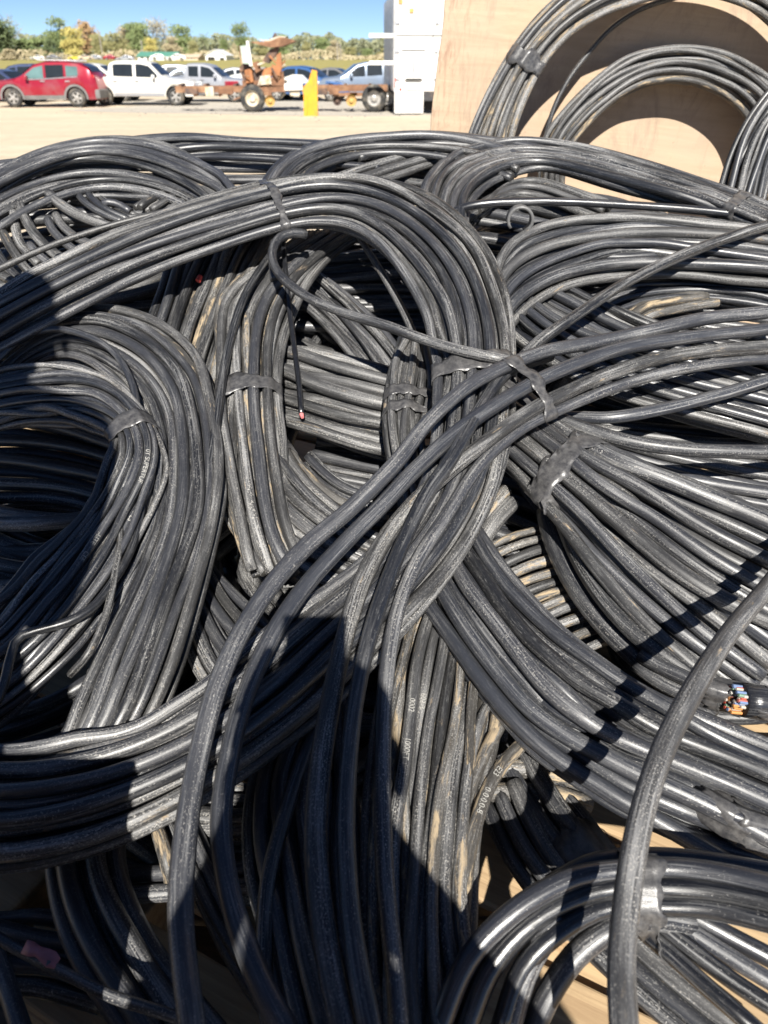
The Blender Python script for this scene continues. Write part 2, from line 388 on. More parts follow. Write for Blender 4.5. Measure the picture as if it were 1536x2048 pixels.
def trunk_mesh(seed, h, r0, limbs=8):
    r_ = random.Random(seed); g_ = MB(); pts = [Vector((0, 0, -0.3))]
    for k in range(1, 7): pts.append(Vector((r_.uniform(-.12, .12) * k * .4, r_.uniform(-.12, .12) * k * .4, h * 0.92 * k / 6)))
    for k in range(6): g_.bar(pts[k], pts[k + 1], r0 * (1 - k / 6.6), 7, r0 * (1 - (k + 1) / 6.6))
    for k in range(limbs):
        i = r_.randint(2, 5); a = r_.uniform(0, 6.283); ln = h * r_.uniform(.16, .3)
        e = pts[i] + Vector((math.cos(a) * ln, math.sin(a) * ln, ln * r_.uniform(.5, 1.1)))
        g_.bar(pts[i], e, r0 * (0.5 - i * .05), 5, r0 * .1)
        for q in range(2):
            a2 = a + r_.uniform(-.9, .9); l2 = ln * .55; g_.bar(pts[i].lerp(e, .55 + .2 * q), pts[i].lerp(e, .55 + .2 * q) + Vector((math.cos(a2) * l2, math.sin(a2) * l2, l2 * .8)), r0 * .16, 4, r0 * .04)
    me = mesh('trunk', g_.v, g_.f); return me
PROTO = {
    'round': [(crown_mesh(11 + k, 7.0, 9.2, 0.2, 3400, 0.23, 18), trunk_mesh(31 + k, 6.0, 0.2)) for k in range(3)],
    'tall': [(crown_mesh(51 + k, 9.0, 6.2, 0.5, 2600, 0.24, 16, 1.1), trunk_mesh(61 + k, 8.6, 0.2)) for k in range(3)],
    'bush': [(crown_mesh(71 + k, 3.4, 4.8, 0.0, 1500, 0.18, 12), trunk_mesh(81 + k, 2.2, 0.1, 5)) for k in range(2)],
    'bare': [(crown_mesh(91 + k, 8.0, 4.2, 3.0, 420, 0.15, 11, 1.25), trunk_mesh(95 + k, 8.4, 0.17, 16)) for k in range(2)],
}
for lst in PROTO.values():
    for c_, t_ in lst: c_.materials.append(LEAF['green']); t_.materials.append(M['bark'])
FAR = 2.3
def tree(px, py_top, Y, kind, leafc, label, wscale=1.0, bark='bark', k=0, name=None, group='trees along the far edge of the field'):
    Y = Y * FAR; v = ray(px, 110); x = v[0] / v[1] * Y; z0 = field_z(x, Y)
    ztop = at_y(px, py_top, Y)[2]; c_, t_ = PROTO[kind][k % len(PROTO[kind])]
    h0 = {'round': 7.0, 'tall': 9.0, 'bush': 3.4, 'bare': 8.6}[kind]; s = (ztop - z0) / h0
    nm = name or {'round': 'broadleaf_tree', 'tall': 'tall_tree', 'bush': 'bush', 'bare': 'bare_tree'}[kind]
    e = empty(nm, (x, Y, z0), random.Random(px * 7 + py_top).uniform(-.6, .6)); e.scale = (s * wscale, s * wscale, s)
    cr = bpy.data.objects.new('crown', c_); COL.objects.link(cr); cr.parent = e; cr.material_slots[0].link = 'OBJECT'; cr.material_slots[0].material = LEAF[leafc]
    tr = bpy.data.objects.new('trunk', t_); COL.objects.link(tr); tr.parent = e; tr.material_slots[0].link = 'OBJECT'; tr.material_slots[0].material = M[bark]
    return tag(e, label, 'bush' if kind == 'bush' else 'tree', group)
tree(-8, 30, 118, 'tall', 'dark', 'dark tree cut by the left edge of the picture', 1.5)
tree(12, 52, 128, 'round', 'dark', 'dark round tree at the far left beside the bare tree', 0.9, k=1)
tree(35, 22, 140, 'bare', 'olive', 'nearly bare spindly tree rising above the bushes at far left', 1.0, 'bark_pale')
tree(52, 78, 132, 'bush', 'green', 'green bush below the nearly bare spindly tree', 1.3)
tree(78, 76, 136, 'bush', 'green', 'bright green bush left of the tall mottled tree', 1.3, k=1)
tree(20, 98, 112, 'bush', 'tan', 'low tan scrub at the far left edge of the field', 1.6)
tree(128, 33, 138, 'round', 'green', 'tallest green tree above the red SUV, left of the orange one', 0.75)
tree(150, 55, 130, 'round', 'yellow', 'yellow-green tree in front of the tallest tree above the red SUV', 0.8, k=1)
tree(180, 44, 140, 'tall', 'orange', 'orange-brown tree right of the tallest tree', 1.1, 'bark_pale')
tree(104, 78, 128, 'bush', 'dark', 'dark conical bush left of the tallest tree', 0.8)
tree(200, 66, 136, 'round', 'olive', 'olive tree just right of the orange-brown tree', 0.7, k=2)
tree(236, 64, 134, 'round', 'olive', 'wide olive tree left of the pale poles by the green-roofed house', 0.95)
tree(258, 52, 142, 'tall', 'tan', 'thin tan tree behind the wide olive tree', 0.9, 'bark_pale', k=1)
tree(282, 42, 140, 'round', 'green', 'tall yellowish green tree behind the green-roofed house', 0.8, k=2)
tree(303, 76, 132, 'round', 'yellow', 'small bright yellow tree right behind the green-roofed house', 0.7, k=1)
tree(312, 32, 148, 'bare', 'tan', 'bare pale tree above the bright yellow tree', 1.2, 'bark_pale', k=1)
tree(332, 30, 150, 'bare', 'tan', 'second bare pale tree right of the bright yellow tree', 1.2, 'bark_pale')
tree(345, 72, 136, 'round', 'tan', 'pale tan tree behind the tan trailer house', 0.8)
tree(364, 50, 146, 'round', 'green', 'dark green rounded tree right of the bare pale trees', 0.8, k=1)
tree(388, 80, 134, 'round', 'olive', 'olive bushy tree left of the white barn', 0.7, k=2)
tree(410, 64, 160, 'bare', 'green', 'slender thin-leaved tree left of the white barn', 1.1, k=1)
tree(447, 78, 165, 'tall', 'green', 'slender green tree above the white barn', 0.8)
tree(484, 47, 150, 'tall', 'green', 'tall narrow green tree behind the wrecked cab', 0.9, k=1)
tree(470, 86, 140, 'tall', 'tan', 'bare tan tree beside the white barn', 0.9, 'bark_pale', k=2)
tree(524, 84, 160, 'round', 'olive', 'olive tree seen through the wrecked cab', 0.9)
tree(566, 68, 168, 'round', 'green', 'green tree behind the raised rusty hood', 0.8, k=1)
tree(614, 80, 170, 'tall', 'olive', 'olive tree right of the raised rusty hood', 1.0, k=2)
tree(645, 74, 175, 'round', 'green', 'rounded green tree above the orange post', 0.95, k=2)
tree(668, 80, 172, 'round', 'tan', 'tan and green tree left of the pair of pale poles', 0.8)
tree(700, 94, 185, 'round', 'olive', 'olive tree right of the pair of pale poles', 1.2, k=1)
tree(735, 96, 190, 'round', 'green', 'green tree left of the white box truck', 1.2, k=2)
tree(768, 96, 190, 'round', 'olive', 'olive tree next to the side of the white box truck', 1.2)
# far wood behind: one mass
r_ = random.Random(77); v = []; f = []
for _ in range(30000):
    x = r_.uniform(-430, 120); y = 520 + r_.uniform(0, 30); hh = 11.5 + 1.6 * math.sin(x * .11) + 1.1 * math.sin(x * .37 + 1) + 0.6 * math.sin(x * .9)
    if x < -60: hh *= 0.95
    z = field_z(x, y) + hh * (r_.random() ** 0.7); s = r_.uniform(.5, 1.1)
    nn = Vector((r_.gauss(0, .8), r_.gauss(0, .8) - .9, r_.gauss(0, .8) + .7)).normalized(); u = nn.orthogonal().normalized() * s; w_ = nn.cross(u) * .8; p = Vector((x, y, z)); b = len(v)
    v += [tuple(p + u), tuple(p + w_), tuple(p - u), tuple(p - w_)]; f.append((b, b + 1, b + 2, b + 3))
tag(link('far_wood', mesh('far_wood', v, f), LEAF['far']), 'hazy line of far woods behind the field', 'woods', kind='stuff')
v = []; f = []
for _ in range(5000):                                       # rough scrub along the field's back edge
    x = r_.uniform(-190, 20); y = 288 + r_.uniform(-4, 10); z = field_z(x, y) + (2.0 + 1.0 * math.sin(x * .2)) * (r_.random() ** .8); s = r_.uniform(.25, .6)
    nn = Vector((r_.gauss(0, .8), r_.gauss(0, .8) - .9, r_.gauss(0, .8) + .7)).normalized(); u = nn.orthogonal().normalized() * s; w_ = nn.cross(u) * .8; p = Vector((x, y, z)); b = len(v)
    v += [tuple(p + u), tuple(p + w_), tuple(p - u), tuple(p - w_)]; f.append((b, b + 1, b + 2, b + 3))
tag(link('scrub', mesh('scrub', v, f), LEAF['tan']), 'low dry tan scrub along the back of the field', 'scrub', kind='stuff')

# ------------------------------------------------------------------ far buildings
M['white_siding'] = plain('white_siding', (0.72, 0.71, 0.68), 0.7, var=0.08, scale=3)
M['tan_siding'] = plain('tan_siding', (0.55, 0.44, 0.32), 0.7, var=0.1, scale=3)
M['green_roof'] = plain('green_roof', (0.10, 0.27, 0.20), 0.5, var=0.15, scale=3)
M['white_roof'] = plain('white_roof', (0.72, 0.72, 0.70), 0.45, var=0.1, scale=3)
M['grey_roof'] = plain('grey_roof', (0.25, 0.24, 0.23), 0.7, var=0.2, scale=3)
M['glass_dark'] = plain('window_glass', (0.02, 0.025, 0.03), 0.08, var=0.2, scale=2)
M['dark'] = plain('dark_opening', (0.025, 0.023, 0.02), 0.9)
def house(name, label, px0, px1, py_base, py_eave, py_ridge, Y, wall, roof, openings, ridge_across=False, depth=6.0):
    Y = Y * FAR; depth = depth * 1.6
    v0, v1 = ray(px0, 115), ray(px1, 115); x0, x1 = v0[0] / v0[1] * Y, v1[0] / v1[1] * Y
    zb, ze, zr = at_y(px0, py_base, Y)[2], at_y(px0, py_eave, Y)[2], at_y(px0, py_ridge, Y)[2]; zf = field_z(x0, Y)
    e = empty(name, ((x0 + x1) / 2, Y, zf)); W = (x1 - x0); zb -= zf; ze -= zf; zr -= zf; zb = min(zb, 0) - .3
    MB().box((0, depth / 2, (zb + ze) / 2), (W, depth, ze - zb)).build('wall', wall, e)
    g_ = MB(); o_ = 0.35
    if ridge_across:                                      # gable end towards the viewer
        g_.add([(-W / 2 - o_, -o_, ze - .12), (0, -o_, zr), (W / 2 + o_, -o_, ze - .12), (-W / 2 - o_, depth + o_, ze - .12), (0, depth + o_, zr), (W / 2 + o_, depth + o_, ze - .12)], [(0, 1, 4, 3), (1, 2, 5, 4)])
        MB().add([(-W / 2, 0.0, ze), (W / 2, 0.0, ze), (0, 0.0, zr - .1), (-W / 2, depth, ze), (W / 2, depth, ze), (0, depth, zr - .1)], [(0, 1, 2), (3, 5, 4), (0, 2, 5, 3), (1, 4, 5, 2)]).build('gable', wall, e)
    else:
        g_.add([(-W / 2 - o_, -o_, ze - .05), (W / 2 + o_, -o_, ze - .05), (W / 2 + o_, depth / 2, zr), (-W / 2 - o_, depth / 2, zr), (-W / 2 - o_, depth + o_, ze - .05), (W / 2 + o_, depth + o_, ze - .05)], [(0, 1, 2, 3), (3, 2, 5, 4)])
        MB().add([(-W / 2, 0.01, ze), (-W / 2, depth, ze), (-W / 2, depth / 2, zr - .1), (W / 2, 0.01, ze), (W / 2, depth, ze), (W / 2, depth / 2, zr - .1)], [(0, 1, 2), (3, 5, 4), (0, 3, 4, 1), (0, 2, 5, 3), (1, 4, 5, 2)]).build('gable', wall, e)
    rf = g_.build('roof', roof, e); md = rf.modifiers.new('thickness', 'SOLIDIFY'); md.thickness = 0.12
    for kind, fx, fw, z0, z1 in openings:
        h = ze
        o = MB().box((-W / 2 + fx * W, -0.03, (z0 + z1) / 2 * h), (fw * W, 0.06, (z1 - z0) * h)).build(kind, M['dark'] if kind == 'doorway' else M['glass_dark'], e)
        if kind == 'window':
            fr = MB(); cx_ = -W / 2 + fx * W; hw = fw * W / 2
            for sx in (-1, 1): fr.box((cx_ + sx * (hw + .04), -0.05, (z0 + z1) / 2 * h), (.08, .08, (z1 - z0) * h + .16))
            for zz in (z0, z1): fr.box((cx_, -0.052, zz * h), (hw * 2, .08, .08))
            fr.build('window_frame', M['white_siding'], o)
    return tag(e, label, 'building')
house('white_house', 'low white house with a green metal roof beyond the field', 275, 351, 130, 112, 103, 118, M['white_siding'], M['green_roof'],
      [('window', .12, .07, .35, .8), ('doorway', .27, .05, .0, .8), ('window', .42, .07, .35, .8), ('window', .66, .08, .35, .8), ('doorway', .82, .05, 0, .8)])
house('trailer_house', 'long tan trailer house right of the green-roofed house', 352, 396, 132, 114, 108, 116, M['tan_siding'], M['tan_siding'],
      [('window', .25, .1, .4, .8), ('window', .7, .1, .4, .8)])
house('white_barn', 'white gabled barn with two dark door openings', 411, 452, 132, 110, 98, 112, M['white_siding'], M['white_roof'],
      [('doorway', .28, .34, 0, .62), ('doorway', .8, .22, 0, .5)], True, 8)
# poles
def pole(px, py_top, Y, label):
    Y = Y * FAR; v = ray(px, 110); x = v[0] / v[1] * Y; zf = field_z(x, Y); zt = at_y(px, py_top, Y)[2]
    e = empty('utility_pole', (x, Y, zf)); MB().bar((0, 0, -.3), (0, 0, zt - zf), .2, 8, .14).build('post', M['bark_pale'], e)
    MB().beam((-.5, 0, zt - zf - .5), (.5, 0, zt - zf - .5), .09, .11).build('cross_arm', M['bark_pale'], e)
    tag(e, label, 'pole', 'pale poles in the field')
pole(675, 84, 120, 'left one of two pale thin poles in the field left of the box truck')
pole(681, 88, 126, 'right one of two pale thin poles in the field left of the box truck')
pole(286, 80, 125, 'pale pole behind the green-roofed house')
pole(205, 60, 126, 'pale pole right of the orange-brown tree')

# ------------------------------------------------------------------ vehicles
def paint(name, c, rough=0.3, metal=0.25):
    return plain('paint_' + name, c, rough, metal=metal, var=0.10, scale=2.0, coat=0.35, dirt=tuple(x * .75 + .06 for x in c))
M['red'] = paint('red', (0.30, 0.010, 0.028)); M['white'] = paint('white', (0.70, 0.68, 0.62), metal=0); M['blue'] = paint('blue', (0.05, 0.11, 0.30))
M['navy'] = paint('navy', (0.06, 0.08, 0.16)); M['silver'] = paint('silver', (0.36, 0.37, 0.40)); M['brightblue'] = paint('bright_blue', (0.05, 0.13, 0.32))
M['lightblue'] = paint('light_blue', (0.20, 0.25, 0.33)); M['yellow'] = paint('yellow', (0.65, 0.52, 0.03), metal=0); M['black'] = paint('black', (0.02, 0.02, 0.022)); M['greyp'] = paint('grey', (0.2, 0.2, 0.21))
M['cladding'] = plain('grey_cladding', (0.16, 0.155, 0.15), 0.7, var=0.2)
M['tail'] = plain('tail_lamp', (0.6, 0.02, 0.015), 0.2); M['headlamp'] = plain('head_lamp', (0.75, 0.75, 0.72), 0.15)
M['trim'] = plain('chrome_trim', (0.55, 0.55, 0.56), 0.3, metal=0.8)
M['glass_blue'] = plain('pale_glass', (0.10, 0.17, 0.17), 0.08, var=0.3, scale=1.5)

def interp(tbl, x): return float(np.interp(x, [a for a, _ in tbl], [b for _, b in tbl]))
class Car:
    """x runs from the nose (0) to the tail (L); near side is +y or -y alike."""
    def __init__(s, name, label, L, W, top, belt, wheels, mat, loc, rz, wr=0.34, group=None, cat='car', glass=None, bottom=0.30, flip=False, tumble=0.30):
        s.L, s.W, s.top, s.belt, s.wheels, s.wr, s.bottom, s.tumble = L, W, top, belt, wheels, wr, bottom, tumble
        s.root = tag(empty(name, loc, rz), label, cat, group); s.glass = glass or M['glass_dark']
        s.root.scale = (1, 1, 1); s.ox = -L / 2; s.R = wr * 1.22
        xs_ = sorted(set([round(i * L / 64, 4) for i in range(65)] + [round(w + s.R * math.cos(a), 4) for w in wheels for a in np.linspace(0, math.pi, 15)]))
        rows = []
        for x in xs_:
            sec = s.section(x); rows.append([(x + s.ox, y, z) for y, z in sec] + [(x + s.ox, -y, z) for y, z in reversed(sec[1:-1])])
        g_ = MB(); k = len(rows[0])
        vs = [p for r0 in rows for p in r0]; fs = [(i * k + j, i * k + (j + 1) % k, (i + 1) * k + (j + 1) % k, (i + 1) * k + j) for i in range(len(rows) - 1) for j in range(k)]
        fs += [tuple(range(k)), tuple((len(rows) - 1) * k + j for j in range(k - 1, -1, -1))]
        g_.add(vs, fs); s.body = g_.build('body', mat, s.root, smooth=False)
        for q in s.body.data.polygons: q.use_smooth = True
        md = s.body.modifiers.new('edges', 'EDGE_SPLIT'); md.split_angle = R(32)
        # dark floor pan
        MB().box((0, 0, s.bottom + .08), (L * .86, W * .8, .12)).build('underbody', M['dark'], s.root)
        for w in wheels:
            for sy in (1, -1): s.wheel(w, sy)
    def w(s, x):
        t = x / s.L; return s.W / 2 * (1 - 0.16 * max(0, (0.10 - t) / 0.10) ** 2 - 0.12 * max(0, (t - 0.92) / 0.08) ** 2)
    def zb(s, x):
        z = s.bottom
        for w in s.wheels:
            d = abs(x - w)
            if d < s.R: z = max(z, s.wr + math.sqrt(s.R ** 2 - d * d) * 0.98)
        return z
    def dims(s, x):
        w = s.w(x); bl = interp(s.belt, x); tp = max(interp(s.top, x), bl + .01); zb = min(s.zb(x), bl - .03)
        g_ = tp - bl; wt = w * .985 - g_ * s.tumble if g_ > .08 else w * .93
        return w, bl, tp, zb, wt
    def section(s, x):
        w, bl, tp, zb, wt = s.dims(x)
        return [(0, zb), (w * .93, zb), (w, zb + .45 * (bl - zb)), (w * .985, bl), (wt, tp - min(.05, (tp - bl) * .5)), (wt * .86, tp), (0, tp + .015)]
    def side_y(s, x, z):
        w, bl, tp, zb, wt = s.dims(x); t = max(0, min(1, (z - bl) / max(.02, tp - .05 - bl))); return w * .985 + (wt - w * .985) * t
    def window(s, x0, x1, lo=.04, hi=.10, name='window', mat=None, off=.012):
        for sy in (1, -1):
            g_ = MB(); rows = []
            for x in np.linspace(x0, x1, 9):
                w, bl, tp, zb, wt = s.dims(x); z0 = bl + lo; z1 = max(z0 + .01, tp - hi)
                rows.append([(x + s.ox, sy * (s.side_y(x, z) + off), z) for z in np.linspace(z0, z1, 4)])
            g_.grid(rows); g_.build(name, mat or s.glass, s.root)
    def screen(s, x0, x1, name, off=.012, frac=.84):
        g_ = MB(); rows = []
        for x in np.linspace(x0, x1, 6):
            w, bl, tp, zb, wt = s.dims(x); rows.append([(x + s.ox - (off if x0 < s.L / 2 else -off), y, tp + .015 + off - .01 * abs(y)) for y in np.linspace(-wt * frac, wt * frac, 5)])
        g_.grid(rows); g_.build(name, s.glass, s.root)
    def wheel(s, x, sy):
        y = sy * (s.W / 2 - .12); wr = s.wr; d = .11
        t = MB().lathe([(wr * .62, -d), (wr * .9, -d), (wr * .985, -d * .7), (wr, 0), (wr * .985, d * .7), (wr * .9, d), (wr * .62, d), (wr * .6, 0), (wr * .62, -d)], (x + s.ox, y, wr), 'Y', 28).build('tyre', M['rubber'], s.root, True)
        g_ = MB(); c = (x + s.ox, y + sy * d * .45, wr)
        g_.lathe([(wr * .64, -sy * .04), (wr * .64, sy * .045), (wr * .56, sy * .05), (wr * .55, -sy * .02)], c, 'Y', 28)
        for q in range(5):
            a = 2 * math.pi * q / 5 + x; g_.beam((c[0], c[1] + sy * .02, c[2]), (c[0] + wr * .58 * math.cos(a), c[1] + sy * .02, c[2] + wr * .58 * math.sin(a)), .085, .04, (0, 1, 0))
        g_.lathe([(.001, sy * .06), (wr * .17, sy * .05), (wr * .2, 0)], c, 'Y', 16); g_.build('rim', M['hub'], t)
        MB().lathe([(.001, -sy * .03), (wr * .55, -sy * .03)], c, 'Y', 20).build('brake_disc', M['dark'], t)
    def patch(s, x0, x1, z0f, z1f, name, mat, off=.014):
        for sy in (1, -1):
            rows = []
            for x in np.linspace(x0, x1, 16):
                z0, z1 = z0f(x), z1f(x); rows.append([(x + s.ox, sy * (s.lower_y(x, z) + off), z) for z in np.linspace(z0, z1, 3)])
            MB().grid(rows).build(name, mat, s.root)
    def lower_y(s, x, z):
        w, bl, tp, zb, wt = s.dims(x); zz = [zb, zb + .45 * (bl - zb), bl]; return float(np.interp(z, zz, [w * .93, w, w * .985]))
    def arches(s, mat, th=.075):
        for wx in s.wheels:
            for sy in (1, -1):
                rows = []
                for a in np.linspace(-.12, math.pi + .12, 18):
                    rows.append([(wx + s.ox + rr * math.cos(a), sy * (s.w(wx) + .012), max(.25, s.wr + rr * .98 * math.sin(a))) for rr in (s.R * .97, s.R + th)])
                MB().grid(rows).build('arch_trim', mat, s.root)
    def box(s, c, d, name, mat, bev=.02, rot=None):
        return MB().box((c[0] + s.ox, c[1], c[2]), d, rot, bev).build(name, mat, s.root)
    def mirror(s, x, z):
        for sy in (1, -1): s.box((x, sy * (s.w(x) + .10), z), (.14, .2, .16), 'mirror', s.body.data.materials[0], .04)

def suv(label, mat, px, py, rz=0.0, sc=1.0, full=True, Y=None, name='sport_utility_vehicle', flipx=False):
    if Y is None: x, Y = ground(px, py)
    else: v_ = ray(px, 150); x = v_[0] / v_[1] * Y
    top = [(0, .78), (.06, .90), (.35, 1.00), (1.15, 1.09), (1.45, 1.20), (2.05, 1.60), (2.5, 1.69), (3.3, 1.70), (3.95, 1.64), (4.3, 1.48), (4.55, 1.12), (4.62, .80)]
    belt = [(0, .70), (.06, .84), (.4, .93), (1.2, 1.02), (2.4, 1.05), (3.6, 1.12), (4.3, 1.16), (4.55, 1.08), (4.62, .74)]
    c = Car(name, label, 4.62, 1.86, top, belt, [.95, 3.66], mat, (x, Y, 0), rz + (math.pi if flipx else 0), .365, cat='SUV')
    c.root.scale = (sc, sc, sc)
    c.window(1.62, 2.42, .04, .12, 'front_window', M['glass_blue'] if full else None); c.window(2.52, 3.28, .04, .12, 'rear_window'); c.window(3.38, 3.88, .05, .14, 'quarter_window', M['glass_blue'] if full else None)
    c.screen(1.5, 2.02, 'windscreen'); c.screen(4.05, 4.42, 'rear_screen')
    if full:
        c.arches(M['cladding']); c.patch(1.42, 3.2, lambda q: .30, lambda q: .46, 'sill', M['cladding'], .02)
        c.box((4.56, 0, .50), (.22, 1.78, .36), 'rear_bumper', M['cladding'], .05); c.box((.05, 0, .5), (.2, 1.7, .26), 'front_bumper', mat, .05)
        for sy in (1, -1):
            c.box((4.36, sy * .80, 1.12), (.34, .12, .16), 'tail_light', M['tail'], .03); c.box((.22, sy * .72, .83), (.34, .22, .1), 'headlight', M['headlamp'], .03)
            MB().bar((2.2 + c.ox, sy * .62, 1.75), (3.9 + c.ox, sy * .6, 1.72), .025).build('roof_rail', M['trim'], c.root)
            for dx in (2.35, 3.4): c.box((dx, sy * .945, .98), (.2, .03, .04), 'door_handle', M['trim'], .008)
        c.patch(1.7, 3.85, lambda q: interp(c.belt, q) - .005, lambda q: interp(c.belt, q) + .03, 'window_trim', M['trim'], .016)
        c.mirror(1.72, 1.12)
        MB().grid([[(xx + c.ox, yy, interp(top, xx) + .025) for yy in np.linspace(-.5, .5, 4)] for xx in np.linspace(2.3, 3.8, 6)]).build('roof_panel', M['white'], c.root)
    else:
        for sy in (1, -1): c.box((4.40, sy * .80, 1.1), (.2, .12, .18), 'tail_light', M['tail'], .03); c.box((.2, sy * .72, .83), (.3, .22, .1), 'headlight', M['headlamp'], .03)
        c.mirror(1.72, 1.12)
    return c
def sedan(label, mat, px, py, rz=0.0, sc=1.0, Y=None, z=0.0, flipx=False, name='car', group=None):
    if Y is None: x, Y = ground(px, py)
    else: v_ = ray(px, 150); x = v_[0] / v_[1] * Y
    top = [(0, .58), (.08, .70), (.5, .80), (1.25, .92), (1.95, 1.36), (2.4, 1.44), (3.0, 1.42), (3.7, 1.10), (4.3, 1.02), (4.5, .90), (4.55, .6)]
    belt = [(0, .54), (.08, .66), (.5, .76), (1.3, .88), (3.6, .95), (4.3, .97), (4.5, .86), (4.55, .55)]
    c = Car(name, label, 4.55, 1.76, top, belt, [.86, 3.52], mat, (x, Y, z), rz + (math.pi if flipx else 0), .32, group=group)
    c.root.scale = (sc, sc, sc)
    c.window(1.55, 2.45, .03, .10, 'front_window'); c.window(2.55, 3.4, .03, .10, 'rear_window'); c.screen(1.38, 1.9, 'windscreen'); c.screen(3.1, 3.65, 'rear_screen')
    for sy in (1, -1): c.box((.2, sy * .66, .68), (.3, .24, .1), 'headlight', M['headlamp'], .03); c.box((4.45, sy * .66, .82), (.16, .3, .12), 'tail_light', M['tail'], .03)
    c.mirror(1.6, .96)
    return c
def pickup(label, mat, px, py, rz=0.0, sc=1.0, crew=True, wreck=False, Y=None):
    if Y is None: x, Y = ground(px, py)
    else: v_ = ray(px, 150); x = v_[0] / v_[1] * Y
    if crew:
        top = [(0, .72), (.06, .90), (.4, 1.02), (1.25, 1.10), (1.42, 1.14), (2.0, 1.70), (2.4, 1.78), (3.55, 1.78), (3.82, 1.70), (3.95, 1.18), (4.05, 1.16), (5.3, 1.16), (5.36, .7)]
        belt = [(0, .66), (.06, .86), (.4, .98), (1.3, 1.06), (3.9, 1.14), (5.3, 1.14), (5.36, .66)]; L = 5.36; wh = [.92, 4.24]
    else:
        top = [(0, .72), (.06, .90), (.4, 1.00), (1.35, 1.08), (1.5, 1.12), (2.1, 1.62), (2.5, 1.70), (3.2, 1.70), (3.36, 1.62), (3.42, 1.14), (5.2, 1.12), (5.26, .7)]
        belt = [(0, .66), (.06, .86), (.4, .96), (1.4, 1.04), (3.4, 1.10), (5.2, 1.10), (5.26, .66)]; L = 5.26; wh = [.92, 4.1]
    c = Car('pickup_truck', label, L, 1.84, top, belt, wh, mat, (x, Y, 0), math.pi + rz, .375, cat='pickup', bottom=.38)
    c.root.scale = (sc, sc, sc)
    if crew: c.window(1.66, 2.62, .05, .13, 'front_window'); c.window(2.76, 3.66, .05, .13, 'rear_window')
    else: c.window(1.72, 2.55, .05, .12, 'front_window'); c.window(2.68, 3.18, .05, .12, 'rear_window')
    c.screen(1.5, 1.96, 'windscreen')
    MB().box((4.65 + c.ox, 0, 1.165), (1.1, 1.4, .03)).build('bed_shade_sheet', M['dark'], c.root)  # dark sheet stands in for the shade inside the open bed
    for sy in (1, -1):
        c.box((.16, sy * .74, .84), (.26, .26, .2), 'headlight', M['headlamp'], .03); c.box((L - .08, sy * .82, .95), (.14, .14, .3), 'tail_light', M['tail'], .03)
        for dx in ((2.6, 3.6) if crew else (2.5,)): c.box((dx, sy * .93, .98), (.2, .03, .04), 'door_handle', M['cladding'], .008)
    c.patch(1.42, wh[1] - .5, lambda q: .40, lambda q: .52, 'sill', M['silver'], .02)
    c.box((.02, 0, .52), (.2, 1.76, .22), 'front_bumper', M['silver'], .04); c.box((L, 0, .56), (.2, 1.76, .2), 'rear_bumper', M['silver'], .04)
    c.mirror(1.8, 1.16)
    if wreck:
        c.box((1.0, .9, .8), (.7, .12, .28), 'torn_wing', M['red'], .03)
    return c
suv('red SUV with white roof panel and grey cladding, parked nearest on the left', M['red'], 109, 213, R(2), 1.05)
pickup('white crew-cab pickup parked right behind the red SUV', M['white'], 290, 210, R(-1.5), 1.02)
suv('white SUV half hidden between the red SUV and the white pickup', M['white'], 200, 203, R(178), 1.0, False, Y=44.5)
suv('navy blue SUV behind the hood of the red SUV', M['navy'], 40, 200, R(3), .98, False, Y=47.5)
sedan('dark blue car with its nose behind the red SUV at the left edge', M['navy'], 8, 203, R(170), 1.0, Y=43.5)
pickup('silver extended-cab pickup with a bare front left of the rusty frame', M['silver'], 408, 200, R(-4), 1.0, False, True, Y=43.5)
sedan('small red car roof showing behind the white pickup', M['red'], 236, 190, R(20), 1.05, Y=54)
sedan('grey-blue car behind the hood of the white pickup', M['lightblue'], 362, 195, R(12), 1.0, Y=51)
sedan('bright blue car with a white hood behind the orange post', M['brightblue'], 612, 200, R(168), 1.1, Y=44.5)
suv('light blue SUV between the orange post and the box truck', M['lightblue'], 722, 200, R(8), 1.04, False, Y=44.5)
sedan('blue car low behind the wrecked cab, left of the bright blue one', M['blue'], 560, 200, R(10), 1.0, Y=47)
sedan('pale silver car in the second row above the frame left of the wrecked cab', M['silver'], 462, 190, R(14), 1.0, Y=56)
sedan('dark car in the second row right of the bright blue car', M['greyp'], 655, 190, R(-12), 1.0, Y=54)
sedan('white car in the second row behind the wrecked cab', M['white'], 528, 190, R(170), 1.0, Y=55)
suv('grey SUV in the second row behind the silver pickup', M['greyp'], 330, 190, R(10), .95, False, Y=57)
sedan('black car in the second row at the left edge', M['black'], 70, 190, R(190), 1.0, Y=56)
# small cars on the field beyond
def far_car(px, py, Y, mat, label, flipx=False, sc=1.0):
    Y = Y * 2.5
    v_ = ray(px, 115); x = v_[0] / v_[1] * Y
    return sedan(label, mat, px, py, R(8), sc, Y=Y, z=field_z(x, Y), flipx=flipx, group='cars parked on the field')
far_car(83, 118, 112, M['white'], 'far white car on the field above the red SUV, left of two')
far_car(116, 118, 112, M['greyp'], 'far grey car on the field right of the far white car', True, 1.1)
far_car(158, 120, 108, M['yellow'], 'far bright yellow car on the field')
far_car(178, 122, 106, M['tan_siding'], 'far tan car right of the yellow one', True)
far_car(196, 121, 108, M['silver'], 'far silver car second right of the yellow one')
far_car(256, 130, 90, M['silver'], 'far pale car above the cab of the white pickup')
far_car(324, 122, 104, M['white'], 'far white car in front of the green-roofed house', True, 1.2)
far_car(357, 126, 96, M['white'], 'far white car in front of the tan trailer house', False, 1.2)
far_car(228, 127, 104, M['red'], 'far rusty red car left of the far pale car', True)

